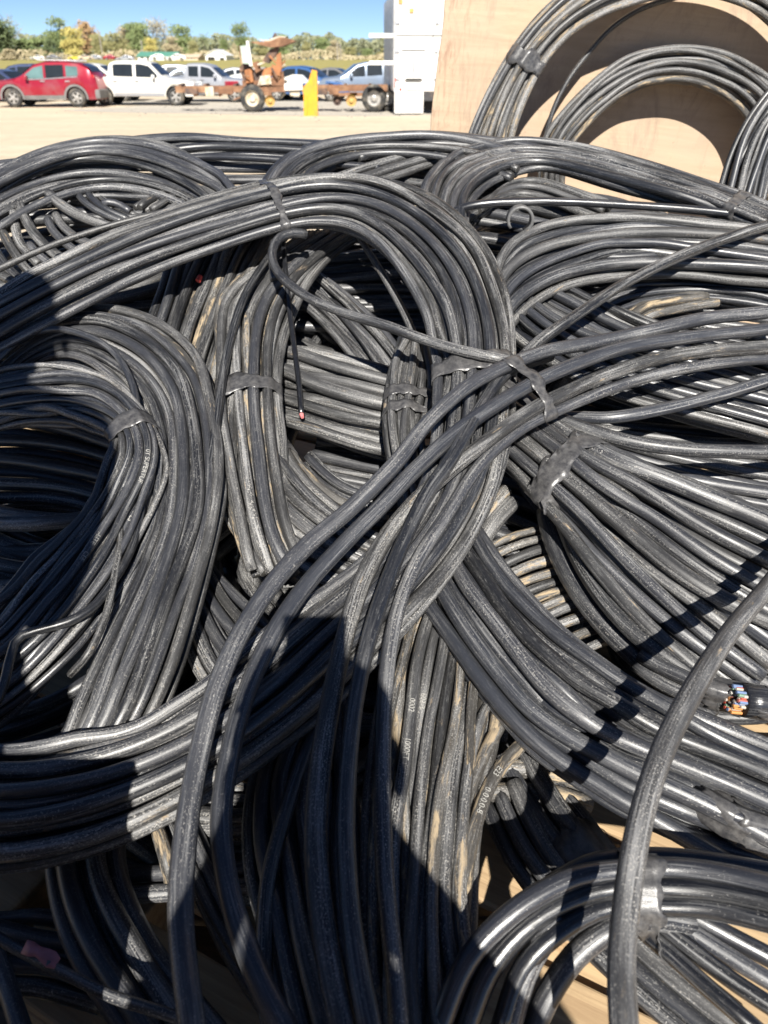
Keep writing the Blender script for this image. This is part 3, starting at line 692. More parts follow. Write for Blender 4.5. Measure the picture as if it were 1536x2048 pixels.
# rusty truck frame with a gutted cab
M['rust'] = plain('rust', (0.22, 0.11, 0.06), 0.85, var=0.5, scale=3, dirt=(0.34, 0.20, 0.11), bump=.3)
M['rust_orange'] = plain('rust_orange', (0.36, 0.15, 0.06), 0.8, var=0.4, scale=3, dirt=(0.25, 0.12, 0.06))
M['rust_dark'] = plain('rust_dark', (0.10, 0.07, 0.06), 0.85, var=0.5, scale=3, dirt=(0.25, 0.14, 0.08))
M['pale_rim'] = plain('pale_rim', (0.55, 0.50, 0.40), 0.6, var=0.25, scale=6, dirt=(0.35, 0.24, 0.12))
M['hub_yellow'] = plain('hub_yellow', (0.50, 0.33, 0.10), 0.7, var=0.3, scale=6, dirt=(0.3, 0.16, 0.06))
M['dirty_glass'] = plain('dirty_glass', (0.38, 0.46, 0.40), 0.3, var=0.25, scale=2)
M['vest_orange'] = plain('machine_orange', (0.72, 0.33, 0.02), 0.5, var=0.12, scale=4, dirt=(0.45, 0.22, 0.05))
fr = tag(empty('truck_frame', (*ground(560, 224), 0)), 'long rusty truck frame with big wheels and a gutted cab', 'truck wreck')
fx0, fy0 = fr.location.x, fr.location.y
def fp(px, py, dy=0.0):                                   # a point in the frame's own coordinates, at its plane
    p = at_y(px, py, fy0 + dy); return (p[0] - fx0, dy, p[2])
for dy, nm in ((0.1, 'frame_rail'), (1.0, 'frame_rail')):
    a = fp(352, 183, dy); b = fp(775, 183, dy); MB().beam((a[0], dy, .80), (b[0], dy, .86), .1, .22).build(nm, M['rust'], fr)
for px in (360, 410, 470, 560, 620, 690, 740):
    a = fp(px, 184, .1); MB().beam((a[0], .16, .88), (a[0], .94, .9), .12, .22).build('crossmember', M['rust_dark'], fr)
def truck_wheel(px, dy, rad, tyre=True, rimmat='pale_rim', z=None):
    a = fp(px, 205, dy); z = z or rad; w_ = .14; t = None
    if tyre:
        t = MB().lathe([(rad * .58, -w_), (rad * .88, -w_), (rad, -w_ * .6), (rad, w_ * .6), (rad * .88, w_), (rad * .58, w_), (rad * .58, -w_)], (a[0], dy, z), 'Y', 32).build('tyre', M['rubber'], fr, True)
    g_ = MB().lathe([(rad * .6, -w_ * .9), (rad * .56, -w_ * .7), (rad * .5, -w_ * .3), (rad * .26, -w_ * .2), (rad * .24, -w_ * .8), (rad * .12, -w_ * .9), (.001, -w_ * .9)], (a[0], dy, z), 'Y', 28)
    for q in range(8): an = q * math.pi / 4; g_.bar((a[0] + rad * .34 * math.cos(an), dy - w_ * .2, z + rad * .34 * math.sin(an)), (a[0] + rad * .34 * math.cos(an), dy - w_ * .42, z + rad * .34 * math.sin(an)), rad * .05, 6)
    g_.build('wheel_rim', M[rimmat], t or fr)
truck_wheel(506, -.15, .50); truck_wheel(748, -.15, .50, True, 'hub'); truck_wheel(703, -.05, .36, False, 'hub_yellow', .42); truck_wheel(541, .1, .34, False, 'hub_yellow', .40); truck_wheel(775, .5, .48, True, 'hub')
truck_wheel(675, .25, .30, False, 'rust_dark', .40)
for px in (506, 703, 748): a = fp(px, 205); MB().bar((a[0], -.1, .48), (a[0], 1.2, .48), .07).build('axle', M['rust_dark'], fr)
for px in (520, 690, 725): a = fp(px, 195, .1); MB().beam((a[0] - .5, .02, .62), (a[0] + .5, .02, .66), .08, .12).build('leaf_spring', M['rust'], fr)
def panel(name, pxs, dy, mat, th=.06):
    poly = [(fp(x, y, dy)[0], fp(x, y, dy)[2]) for x, y in pxs]; return MB().prism(poly, dy, dy + th).build(name, mat, fr)
panel('windscreen_glass', [(480, 92), (494, 90), (499, 128), (485, 127)], .12, M['dirty_glass'], .03)
panel('windscreen_post', [(492, 82), (497, 81), (505, 132), (499, 132)], .04, M['white_siding'], .07)
panel('cab_back_post', [(478, 92), (481, 91), (486, 128), (482, 128)], .9, M['rust'], .07)
panel('seat', [(489, 140), (503, 137), (507, 164), (492, 166)], .2, M['rust_orange'], .5)
panel('seat_frame', [(478, 135), (487, 128), (502, 128), (510, 165), (488, 168)], .75, M['rust_dark'], .12)
panel('cab_floor', [(484, 162), (566, 160), (566, 176), (486, 178)], .3, M['rust'], .9)
panel('raised_hood', [(524, 122), (540, 98), (556, 94), (553, 108), (536, 127)], .1, M['rust_dark'], .5)
panel('roof_sheet', [(500, 84), (540, 82), (560, 74), (578, 77), (590, 82), (562, 93), (540, 95)], -.1, M['rust'], .9)
panel('roof_lip', [(512, 78), (536, 80), (556, 72), (574, 73), (560, 80), (538, 84)], .0, M['pale_rim'], .6)
panel('bent_pillar', [(553, 110), (561, 104), (564, 134), (559, 152), (548, 150), (543, 128), (552, 132)], -.08, M['rust_orange'], .2)
panel('engine_cover', [(528, 138), (546, 132), (552, 146), (540, 154), (524, 150)], .0, M['rust_orange'], .4)
panel('steering_column', [(504, 126), (516, 122), (522, 140), (512, 146)], .15, M['rust'], .2)
panel('dashboard', [(504, 140), (530, 136), (540, 160), (512, 166)], .35, M['rust_dark'], .5)
panel('radiator', [(520, 152), (540, 150), (543, 168), (520, 170)], -.05, M['pale_rim'], .2)
panel('fender', [(546, 150), (566, 142), (570, 172), (540, 174)], .05, M['rust'], .12)
a = fp(550, 66); b = fp(553, 86); MB().bar((a[0], .1, a[2]), (b[0], .1, b[2]), .04).build('lifting_eye', M['rust_dark'], fr)
a2 = fp(545, 76); MB().bar((a[0], .1, a[2]), (a2[0], .1, a2[2]), .035).build('lifting_eye', M['rust_dark'], fr)
panel('fuel_tank', [(568, 167), (604, 166), (605, 180), (569, 181)], -.2, M['white'], .4)
panel('rust_sheet', [(612, 172), (664, 170), (670, 178), (612, 182)], .2, M['rust_orange'], .5)
panel('crumpled_hood', [(566, 156), (585, 149), (604, 150), (618, 164), (600, 168), (570, 166)], .7, M['white'], .5)

rk = random.Random(41)
for k in range(26):                                        # bent rods, hoses and brackets of the gutted cab and along the frame
    px = rk.uniform(484, 566) if k < 15 else rk.uniform(380, 770); py = rk.uniform(118, 168) if k < 15 else rk.uniform(172, 196); dy = rk.uniform(-.1, .6)
    a = fp(px, py, dy); dx, dz = rk.uniform(-.35, .35), rk.uniform(-.3, .35)
    MB().bar((a[0], dy, a[2]), (a[0] + dx, dy + rk.uniform(-.1, .1), max(.05, a[2] + dz)), rk.uniform(.02, .05), 6).build('bent_rod', M[rk.choice(['rust', 'rust_dark', 'rust_orange', 'pale_rim'])], fr)
for px, w_ in ((384, .5), (420, .35), (452, .6), (590, .4), (640, .6), (668, .4)):
    a = fp(px, 186, .0); MB().box((a[0], -.02, .74), (w_, .16, rk.uniform(.18, .34)), bev=.02).build('bracket', M[rk.choice(['rust', 'rust_dark', 'pale_rim'])], fr)
# orange upright steel post
x_, y_ = ground(622, 232)
po = tag(empty('steel_post', (x_, y_, 0)), 'bright orange upright steel post with a slanted top', 'steel post')
def pp(px, py): p = at_y(px, py, y_); return (p[0] - x_, p[2])
MB().prism([(pp(608, 232)[0], 0), (pp(636, 232)[0], 0), pp(635, 170), pp(634, 142), pp(624, 139), pp(618, 160), pp(605, 178), pp(607, 190)], -.05, .03).build('plate', M['vest_orange'], po)
MB().prism([(pp(630, 232)[0], 0), (pp(636.5, 232)[0], 0), pp(635.5, 170), pp(634.5, 141), pp(630, 141)], -.22, -.052).build('flange', M['vest_orange'], po)
MB().prism([(pp(612, 232)[0], 0), (pp(615, 232)[0], 0), pp(615, 192), pp(612, 192)], -.16, -.052).build('rib', M['vest_orange'], po)

# white box truck seen from behind
x_, y_ = ground(826, 229)
M['truck_white'] = plain('truck_white', (0.74, 0.73, 0.70), 0.4, var=0.06, scale=1.2, coat=.2, dirt=(0.62, 0.60, 0.55))
tr = tag(empty('box_truck', (x_, y_, 0), R(3.2)), 'white box truck standing rear-on beside the plywood sheet', 'truck')
def tp_(px, py): p = at_y(px, py, y_); return (p[0] - x_, p[2])
xl, xr = tp_(787, 150)[0], tp_(892, 150)[0]; topz = 4.0
zb_ = .78
MB().box(((xl + xr) / 2, 3.4, (zb_ + topz) / 2), (xr - xl, 6.8, topz - zb_), bev=.04).build('cargo_box', M['truck_white'], tr)
a = tp_(788, 229); b = tp_(846, 180); MB().box(((a[0] + b[0]) / 2, -.03, .45), (b[0] - a[0], .5, .8), bev=.02).build('rear_step', M['truck_white'], tr)
a = tp_(806, 104); b = tp_(848, 160); MB().box(((a[0] + b[0]) / 2, -.02, (a[1] + b[1]) / 2), (b[0] - a[0], .05, a[1] - b[1]), bev=.015).build('rear_door', M['truck_white'], tr)
a = tp_(825, 119); b = tp_(829, 145); la = MB().box(((a[0] + b[0]) / 2, -.06, (a[1] + b[1]) / 2), (.07, .05, a[1] - b[1])).build('door_latch', M['trim'], tr)
a = tp_(811, 157); b = tp_(843, 161); MB().box(((a[0] + b[0]) / 2, -.065, (a[1] + b[1]) / 2), (b[0] - a[0], .04, .07)).build('bumper_gap', M['dark'], tr)
a = tp_(811, 168); b = tp_(843, 180); MB().box(((a[0] + b[0]) / 2, -.31, (a[1] + b[1]) / 2), (b[0] - a[0], .06, a[1] - b[1]), bev=.01).build('plate_holder', M['white'], tr)
a = tp_(800, 178); MB().lathe([(.001, -.02), (.05, -.015), (.055, .02)], (a[0], -.3, a[1]), 'Y', 14).build('tail_light', M['tail'], tr)
for px, py in ((801, 3), (823, 21)): a = tp_(px, py); MB().box((a[0], -.03, a[1]), (.16, .06, .13), bev=.01).build('marker_light', M['hub_yellow'], tr)
a = tp_(789, 155); b = tp_(789, 176); MB().box((a[0] + .02, -.025, (a[1] + b[1]) / 2), (.04, .03, a[1] - b[1])).build('reflector', M['tail'], tr)
a = tp_(866, 70); MB().box((a[0], -.015, a[1] - .6), (.03, .03, 2.0)).build('door_seam', M['cladding'], tr)
a = tp_(806, 100); b = tp_(848, 100); MB().box(((a[0] + b[0]) / 2, -.02, a[1]), (b[0] - a[0] + .1, .04, .04)).build('door_rail', M['cladding'], tr)
for sx in (xl + .06, xr - .06): MB().box((sx, -.012, 2.4), (.05, .03, 3.1)).build('corner_trim', M['trim'], tr)
for zz in (1.2, 2.1, 3.0):
    for sx in (xl + .16, xr - .4): MB().box((sx, -.03, zz), (.14, .05, .06)).build('hinge', M['trim'], tr)
MB().box(((xl + xr) / 2, -.012, 2.62), (xr - xl - .2, .024, .04)).build('cross_seam', M['cladding'], tr)
for k in range(6): MB().box((xl - .012, .5 + k * 1.1, 2.4), (.02, .06, 3.0)).build('side_rib', M['trim'], tr)
for px, py in ((757, 71), (757, 126)):
    a = tp_(px, py); b = tp_(787, py); MB().box(((a[0] + b[0]) / 2 - .1, .35, a[1]), (b[0] - a[0] + .5, .1, .14), bev=.02).build('side_bracket', M['truck_white'], tr)
for sx in (xl + .2, xr - .2):
    for yy in (1.0, 5.6):
        t = MB().lathe([(.24, -.13), (.42, -.13), (.46, -.08), (.46, .08), (.42, .13), (.24, .13), (.24, -.13)], (sx, yy, .46), 'X', 28).build('tyre', M['rubber'], tr, True)
        MB().lathe([(.25, -.12), (.2, -.05), (.06, -.05), (.001, -.08)], (sx, yy, .46), 'X', 20).build('wheel_rim', M['hub'], t)
MB().box(((xl + xr) / 2, 7.6, 1.45), (xr - xl - .2, 1.7, 1.9), bev=.12).build('driver_cab', M['truck_white'], tr)
MB().box(((xl + xr) / 2 + .2, 3.0, .62), (1.0, 6.0, .3)).build('chassis', M['steel_dark'], tr)
a = tp_(857, 205); MB().box((a[0] + .08, .5, .48), (.34, .03, .75), bev=.01).build('mud_flap', M['dark'], tr)
# ------------------------------------------------------------------ flatbed trailer, pallets, plywood sheet
BED = 0.775
tl = tag(empty('flatbed_trailer', (0.1, 1.2, 0)), 'flatbed trailer under the pallets and the heap of cable', 'trailer')
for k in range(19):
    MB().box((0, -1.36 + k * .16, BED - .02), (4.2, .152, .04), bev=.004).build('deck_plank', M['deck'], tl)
for sx in (-1.2, 1.2): MB().box((sx, .2, BED - .14), (.1, 2.8, .2)).build('frame_rail', M['steel_dark'], tl)
for sy in (-1.1, -.4, .5, 1.5): MB().box((0, sy, BED - .12), (2.3, .08, .12)).build('crossmember', M['steel_dark'], tl)
for sx in (-1.55, 1.55):
    for sy in (.1, .95):
        t = MB().lathe([(.17, -.1), (.28, -.1), (.31, -.06), (.31, .06), (.28, .1), (.17, .1), (.17, -.1)], (sx, sy, .31), 'X', 24).build('tyre', M['rubber'], tl, True)
        MB().lathe([(.18, -.08), (.14, -.02), (.001, -.04)], (sx, sy, .31), 'X', 20).build('wheel_rim', M['hub'], t)
for sy in (.1, .95): MB().bar((-1.5, sy, .31), (1.5, sy, .31), .04).build('axle', M['steel_dark'], tl)
for sx in (-1.2, 1.2): MB().beam((sx, .5, .40), (sx, .5, BED - .23), .12, .9, (0, 1, 0)).build('suspension', M['steel_dark'], tl)

def wood_board(seed, L, W, T):
    g_ = MB().box((0, 0, 0), (L, W, T), bev=.004); return mesh('board', g_.v, g_.f)
PB = wood_board(1, 1.2, .135, .018); PS = wood_board(2, .09, 1.0, .085)
PB.materials.append(M['pallet']); PS.materials.append(M['pallet'])
PROT = R(-27)
def pallet(cx, cy, label):
    e = tag(empty('wooden_pallet', (cx, cy, BED), PROT), label, 'pallet', 'pallets under the cable heap')
    for k in range(6):
        o = bpy.data.objects.new('board', PB); COL.objects.link(o); o.parent = e; o.location = (0, -.43 + k * .172, DECK - BED - .009)
    for k in range(3):
        o = bpy.data.objects.new('stringer', PS); COL.objects.link(o); o.parent = e; o.location = (-.54 + k * .54, 0, (DECK - BED - .018) - .0435)
    for k in range(3):
        o = bpy.data.objects.new('bottom_board', PB); COL.objects.link(o); o.parent = e; o.location = (0, -.42 + k * .42, .010)
c_, s_ = math.cos(PROT), math.sin(PROT)
for i, j, lb in ((0, 0, 'pallet whose bright boards show at the lower right between the cables'), (-1, 0, 'pallet in shade below the lower left cables'), (0, 1, 'pallet buried under the middle of the heap'), (-1, 1, 'pallet buried under the left rear of the heap'), (1, 0, 'pallet under the right side of the heap')):
    lx, ly = i * 1.24, j * 1.04; pallet(.30 + lx * c_ - ly * s_, .60 + lx * s_ + ly * c_, lb)

BOARD_Y = 2.55
def ply_mat():
    m, n, l, b = new_mat('plywood_face')
    tc = n.new('ShaderNodeTexCoord')
    g_ = noise(n, l, mapping(n, l, tc.outputs['Object'], (3, 3, 34)), 1.0, 8, 0.7, 0.7)
    big = noise(n, l, tc.outputs['Object'], 3.2, 8, 0.7, 0.3); fine = noise(n, l, mapping(n, l, tc.outputs['Object'], (60, 60, 12)), 1.0, 8, 0.75, 0.4)
    col = ramp(n, l, g_.outputs[0], 0.28, (0.38, 0.28, 0.185), 0.74, (0.51, 0.39, 0.27)).outputs[0]
    col = mixc(n, l, ramp(n, l, big.outputs[0], 0.42, (0, 0, 0), 0.72, (0.7,) * 3).outputs[0], col, (0.42, 0.315, 0.235))
    rub = noise(n, l, mapping(n, l, tc.outputs['Object'], (7, 7, 3)), 1.0, 9, 0.8, 1.2)
    col = mixc(n, l, ramp(n, l, rub.outputs[0], 0.52, (0, 0, 0), 0.74, (0.75,) * 3).outputs[0], col, (0.24, 0.175, 0.135))
    spk = noise(n, l, tc.outputs['Object'], 90, 3, 0.6)
    col = mixc(n, l, ramp(n, l, spk.outputs[0], 0.66, (0, 0, 0), 0.74, (0.6,) * 3).outputs[0], col, (0.22, 0.15, 0.10))
    sx = n.new('ShaderNodeSeparateXYZ'); l.new(tc.outputs['Object'], sx.inputs[0])
    ed = n.new('ShaderNodeMapRange'); ed.inputs[1].default_value = 0.16; ed.inputs[2].default_value = 0.0; ed.inputs[4].default_value = 1.0; l.new(sx.outputs[0], ed.inputs[0])
    mu = n.new('ShaderNodeMath'); mu.operation = 'MULTIPLY'; l.new(ed.outputs[0], mu.inputs[0]); l.new(ramp(n, l, fine.outputs[0], 0.5, (0, 0, 0), 0.72, (1,) * 3).outputs[0], mu.inputs[1])
    col = mixc(n, l, mu.outputs[0], col, (0.24, 0.12, 0.075))
    l.new(col, b.inputs['Base Color']); b.inputs['Roughness'].default_value = 0.8
    bp = n.new('ShaderNodeBump'); bp.inputs['Strength'].default_value = 0.3; bp.inputs['Distance'].default_value = 0.004; l.new(fine.outputs[0], bp.inputs['Height']); l.new(bp.outputs[0], b.inputs['Normal'])
    return m
M['plywood'] = ply_mat()
p0 = at_y(862, 262, BOARD_Y); p1 = at_y(889, 0, BOARD_Y)
tilt = math.atan2(p1[0] - p0[0], p1[2] - p0[2])
pw = empty('plywood_sheet', (float(p0[0] - math.tan(tilt) * (p0[2] - BED)), BOARD_Y, BED)); pw.rotation_euler = (0, tilt, 0)
tag(pw, 'tall stained plywood sheet standing behind the heap at right', 'plywood')
rr_ = random.Random(2); poly = [(0, .1), (1.7, .12)] + [(1.7, 1.75)] + [(0, 1.75)]
edge = [(0.004 * rr_.uniform(-1, 1), .1 + k * 1.65 / 40) for k in range(40, -1, -1)]
MB().prism([(1.7, .12), (1.7, 1.75)] + edge, 0.0, .022).build('panel', M['plywood'], pw)
MB().prism([(1.72, .0), (1.72, .099), (0.02, .099), (0.02, .0)], 0.0, .06).build('bottom_rail', M['pallet'], pw)
for xx in (.25, 1.4): MB().box((xx, .045, .92), (.09, .045, 1.6)).build('back_batten', M['pallet'], pw)
for xx in (.25, 1.4): MB().beam((xx, .07, 1.2), (xx, .20, .03), .06, .04, (1, 0, 0)).build('brace', M['pallet'], pw)

# ------------------------------------------------------------------ cables
def spline(P, per=10):
    """Centripetal Catmull-Rom through P (n x 3)."""
    P = np.asarray(P, float); n = len(P)
    if n == 2: return np.linspace(P[0], P[1], per + 1)
    P = np.vstack([2 * P[0] - P[1], P, 2 * P[-1] - P[-2]]); out = []
    for i in range(1, n):
        p0, p1, p2, p3 = P[i - 1], P[i], P[i + 1], P[i + 2]
        k = [0.0]
        for a, b in ((p0, p1), (p1, p2), (p2, p3)): k.append(k[-1] + max(1e-4, np.linalg.norm(b - a)) ** 0.5)
        t = np.linspace(k[1], k[2], per, endpoint=False)[:, None]
        A1 = (k[1] - t) / (k[1] - k[0]) * p0 + (t - k[0]) / (k[1] - k[0]) * p1
        A2 = (k[2] - t) / (k[2] - k[1]) * p1 + (t - k[1]) / (k[2] - k[1]) * p2
        A3 = (k[3] - t) / (k[3] - k[2]) * p2 + (t - k[2]) / (k[3] - k[2]) * p3
        B1 = (k[2] - t) / (k[2] - k[0]) * A1 + (t - k[0]) / (k[2] - k[0]) * A2
        B2 = (k[3] - t) / (k[3] - k[1]) * A2 + (t - k[1]) / (k[3] - k[1]) * A3
        out.append((k[2] - t) / (k[2] - k[1]) * B1 + (t - k[1]) / (k[2] - k[1]) * B2)
    out.append(P[-2][None]); return np.vstack(out)
def resample(P, step):
    d = np.concatenate([[0], np.cumsum(np.linalg.norm(np.diff(P, axis=0), axis=1))]); n = max(3, int(d[-1] / step) + 1)
    s = np.linspace(0, d[-1], n); return np.stack([np.interp(s, d, P[:, k]) for k in range(3)], 1)
def frames(P):
    T = np.gradient(P, axis=0); T /= np.linalg.norm(T, axis=1)[:, None] + 1e-12
    N = np.zeros_like(P); v = np.cross(T[0], [0.3, 0.2, 1.0]); N[0] = v / np.linalg.norm(v)
    for i in range(1, len(P)):
        w = N[i - 1] - T[i] * np.dot(N[i - 1], T[i]); N[i] = w / (np.linalg.norm(w) + 1e-12)
    return T, N, np.cross(T, N)
def tube_mesh(P, r, sides=10, oval=0.0, seed=0):
    P = np.asarray(P); T, N, B = frames(P); n = len(P)
    d = np.concatenate([[0], np.cumsum(np.linalg.norm(np.diff(P, axis=0), axis=1))])
    a = np.arange(sides) * 2 * math.pi / sides
    ph = seed * 1.7; k = 1 + oval * np.cos(2 * (a[None, :] + ph + d[:, None] * 2.0))
    rad = r * (1 + 0.035 * np.sin(d * 23 + ph) * np.sin(d * 7.7 + 2 * ph))
    V = P[:, None, :] + (N[:, None, :] * np.cos(a)[None, :, None] + B[:, None, :] * np.sin(a)[None, :, None]) * (rad[:, None] * k)[:, :, None]
    V = V.reshape(-1, 3); nb = n * sides
    V = np.vstack([V, P[0] - T[0] * r * .12, P[-1] + T[-1] * r * .12])
    i = np.arange(n - 1)[:, None]; j = np.arange(sides)[None, :]; j2 = (j + 1) % sides
    Q = np.stack([i * sides + j, i * sides + j2, (i + 1) * sides + j2, (i + 1) * sides + j], -1).reshape(-1, 4)
    c0 = np.stack([np.full(sides, nb), (np.arange(sides) + 1) % sides, np.arange(sides)], 1)
    c1 = np.stack([np.full(sides, nb + 1), (n - 1) * sides + np.arange(sides), (n - 1) * sides + (np.arange(sides) + 1) % sides], 1)
    me = bpy.data.meshes.new('cable'); nq, nt = len(Q), 2 * sides
    me.vertices.add(len(V)); me.vertices.foreach_set('co', V.ravel())
    me.loops.add(nq * 4 + nt * 3); me.loops.foreach_set('vertex_index', np.concatenate([Q.ravel(), c0.ravel(), c1.ravel()]).astype(np.int32))
    me.polygons.add(nq + nt); st = np.concatenate([np.arange(nq) * 4, nq * 4 + np.arange(nt) * 3]).astype(np.int32)
    me.polygons.foreach_set('loop_start', st); me.polygons.foreach_set('use_smooth', np.concatenate([np.ones(nq, bool), np.zeros(nt, bool)]))
    me.polygons.foreach_set('material_index', np.concatenate([np.zeros(nq), np.ones(nt)]).astype(np.int32))
    uvl = me.uv_layers.new(name="UVMap")
    u0 = np.broadcast_to(j * (2 * math.pi * r / sides), (n - 1, sides)); u1 = u0 + 2 * math.pi * r / sides
    v0 = np.broadcast_to(d[:-1, None], (n - 1, sides)); v1 = np.broadcast_to(d[1:, None], (n - 1, sides))
    UVq = np.stack([np.stack([u0, v0], -1), np.stack([u1, v0], -1), np.stack([u1, v1], -1), np.stack([u0, v1], -1)], 2).reshape(-1, 2)
    UV = np.vstack([UVq, np.zeros((nt * 3, 2))]); uvl.data.foreach_set('uv', UV.ravel().astype(np.float32))
    me.update(calc_edges=True); return me
SEED = [100]
def cable(P, r, mat, parent=None, name='cable', sides=10, step=0.015, oval=0.03):
    P = resample(np.asarray(P), step if r > .009 else step * 1.0); SEED[0] += 1
    o = link(name, tube_mesh(P, r, sides if r > .008 else 8, oval, SEED[0]), [M[mat] if isinstance(mat, str) else mat, M['core']], parent)
    return o, P, r
def wobble(s, rng, f):
    p = [rng.uniform(0, 6.28) for _ in range(4)]; return (np.sin(s * 6.28 * f + p[0]) * .55 + np.sin(s * 6.28 * f * 2.3 + p[1]) * .3 + np.sin(s * 6.28 * f * 4.1 + p[2]) * .15)

def pts_of(st, which, r, mode):
    out = []
    for q in st:
        x, y = (q[0], q[1]) if which == 0 else (q[2], q[3]); out.append(surf(x, y, q[4], r) if mode == 'S' else at_y(x, y, q[4]))
    return out
def hull(pts):
    pts = sorted(set((round(a, 5), round(b, 5)) for a, b in pts))
    def half(ps):
        h = []
        for p in ps:
            while len(h) > 1 and (h[-1][0] - h[-2][0]) * (p[1] - h[-2][1]) - (h[-1][1] - h[-2][1]) * (p[0] - h[-2][0]) <= 0: h.pop()
            h.append(p)
        return h[:-1]
    return half(pts) + half(pts[::-1])
def tape_ring(strands, at, width, parent, seed=0, thick=.0006, name='tape', mat=None, rag=.15, skew=0.0, reach=.16):
    """A wrap pulled round the strands near the point at (their shared hull)."""
    at = np.asarray(at); rng = random.Random(seed); ref = None; near = []
    for _, P, r in strands:
        i = int(np.argmin(np.linalg.norm(P - at, axis=1)))
        if np.linalg.norm(P[i] - at) < reach: near.append((P, r, i))
    i = max(near, key=lambda q: -np.linalg.norm(q[0][q[2]] - at)); P = i[0]; k = i[2]
    T = P[min(k + 2, len(P) - 1)] - P[max(k - 2, 0)]; T /= np.linalg.norm(T)
    c = np.mean([q[0][q[2]] for q in near], axis=0)
    toc = CAMP - c; N = toc - T * np.dot(toc, T); N /= np.linalg.norm(N); B = np.cross(T, N)
    K = 72; rows = []; nr = 6
    width *= .8
    for s in np.linspace(-width / 2, width / 2, nr):
        pl = []; ctr = []
        for P, r, k in near:
            i0, i1 = max(0, k - 12), min(len(P), k + 13); seg = P[i0:i1]; h = (seg - c) @ T
            j = int(np.argmin(np.abs(h - s))); q = seg[j] - c; ctr.append((q @ N, q @ B))
            for a in np.linspace(0, 2 * math.pi, 10, endpoint=False): pl.append((q @ N + (r + thick) * math.cos(a), q @ B + (r + thick) * math.sin(a)))
        H = np.array(hull(pl)); H = np.vstack([H, H[:1]]); d = np.concatenate([[0], np.cumsum(np.linalg.norm(np.diff(H, axis=0), axis=1))])
        # start at the largest N so that rows line up
        j0 = int(np.argmax(H[:-1, 0])); off = d[j0]; u = (np.linspace(0, d[-1], K, endpoint=False) + off) % d[-1]
        ring = np.stack([np.interp(u, d, H[:, 0]), np.interp(u, d, H[:, 1])], 1); cs = np.array(ctr); rsz = np.array([q[1] for q in near]) + thick
        tn = np.roll(ring, -1, 0) - np.roll(ring, 1, 0); nm = np.stack([tn[:, 1], -tn[:, 0]], 1); nm /= np.linalg.norm(nm, axis=1)[:, None] + 1e-9
        if ((ring - ring.mean(0)) * nm).sum() < 0: nm = -nm
        gap = (np.linalg.norm(ring[:, None] - cs[None], axis=2) - rsz[None]).min(1)
        rows.append((s, ring - nm * np.clip(gap, 0, .012)[:, None] * .3))
    g_ = MB(); V = []
    def rim():
        p = [rng.uniform(0, 6.28) for _ in range(4)]; return [rag * width * (.8 * math.sin(2 * q / K * 6.28 + p[0]) + .5 * math.sin(5 * q / K * 6.28 + p[1]) + .3 * math.sin(11 * q / K * 6.28 + p[2]) + rng.gauss(0, .12)) for q in range(K)]
    rg, rg2 = rim(), rim()
    for e, (s, H) in enumerate(rows):
        for q in range(K):
            ss = s + (rg[q] if e == 0 else (rg2[q] if e == nr - 1 else 0)) + skew * H[q][1]
            w = 1 + rng.uniform(-.002, .002)
            V.append(c + T * ss + N * H[q][0] * w + B * H[q][1] * w)
    F = [(e * K + q, e * K + (q + 1) % K, (e + 1) * K + (q + 1) % K, (e + 1) * K + q) for e in range(nr - 1) for q in range(K)]
    g_.add(V, F); o = g_.build(name, mat or M['tape'], parent, True)
    md = o.modifiers.new('thickness', 'SOLIDIFY'); md.thickness = .0006; md.offset = 1
    return o
def relax(X, rad, it=28):
    """Push strands of one bundle apart until none runs through another."""
    n = len(X)
    if n < 2: return X
    need = (rad[:, None] + rad[None, :])[:, :, None] * 1.03; eye = np.eye(n, dtype=bool)[:, :, None]
    for k in range(it):
        D = X[:, None] - X[None, :]; L = np.sqrt((D ** 2).sum(-1)) + 1e-9; ov = np.where(eye, 0, np.maximum(0, need - L))
        if ov.max() < 1e-4: break
        X = X + (D / L[..., None] * (ov * .3)[..., None]).sum(1)
        for _ in range(2): X[:, 1:-1] = X[:, 1:-1] * .5 + (X[:, :-2] + X[:, 2:]) * .25
        X[..., 2] = np.maximum(X[..., 2], DECK + rad[:, None] + .001)
    return X
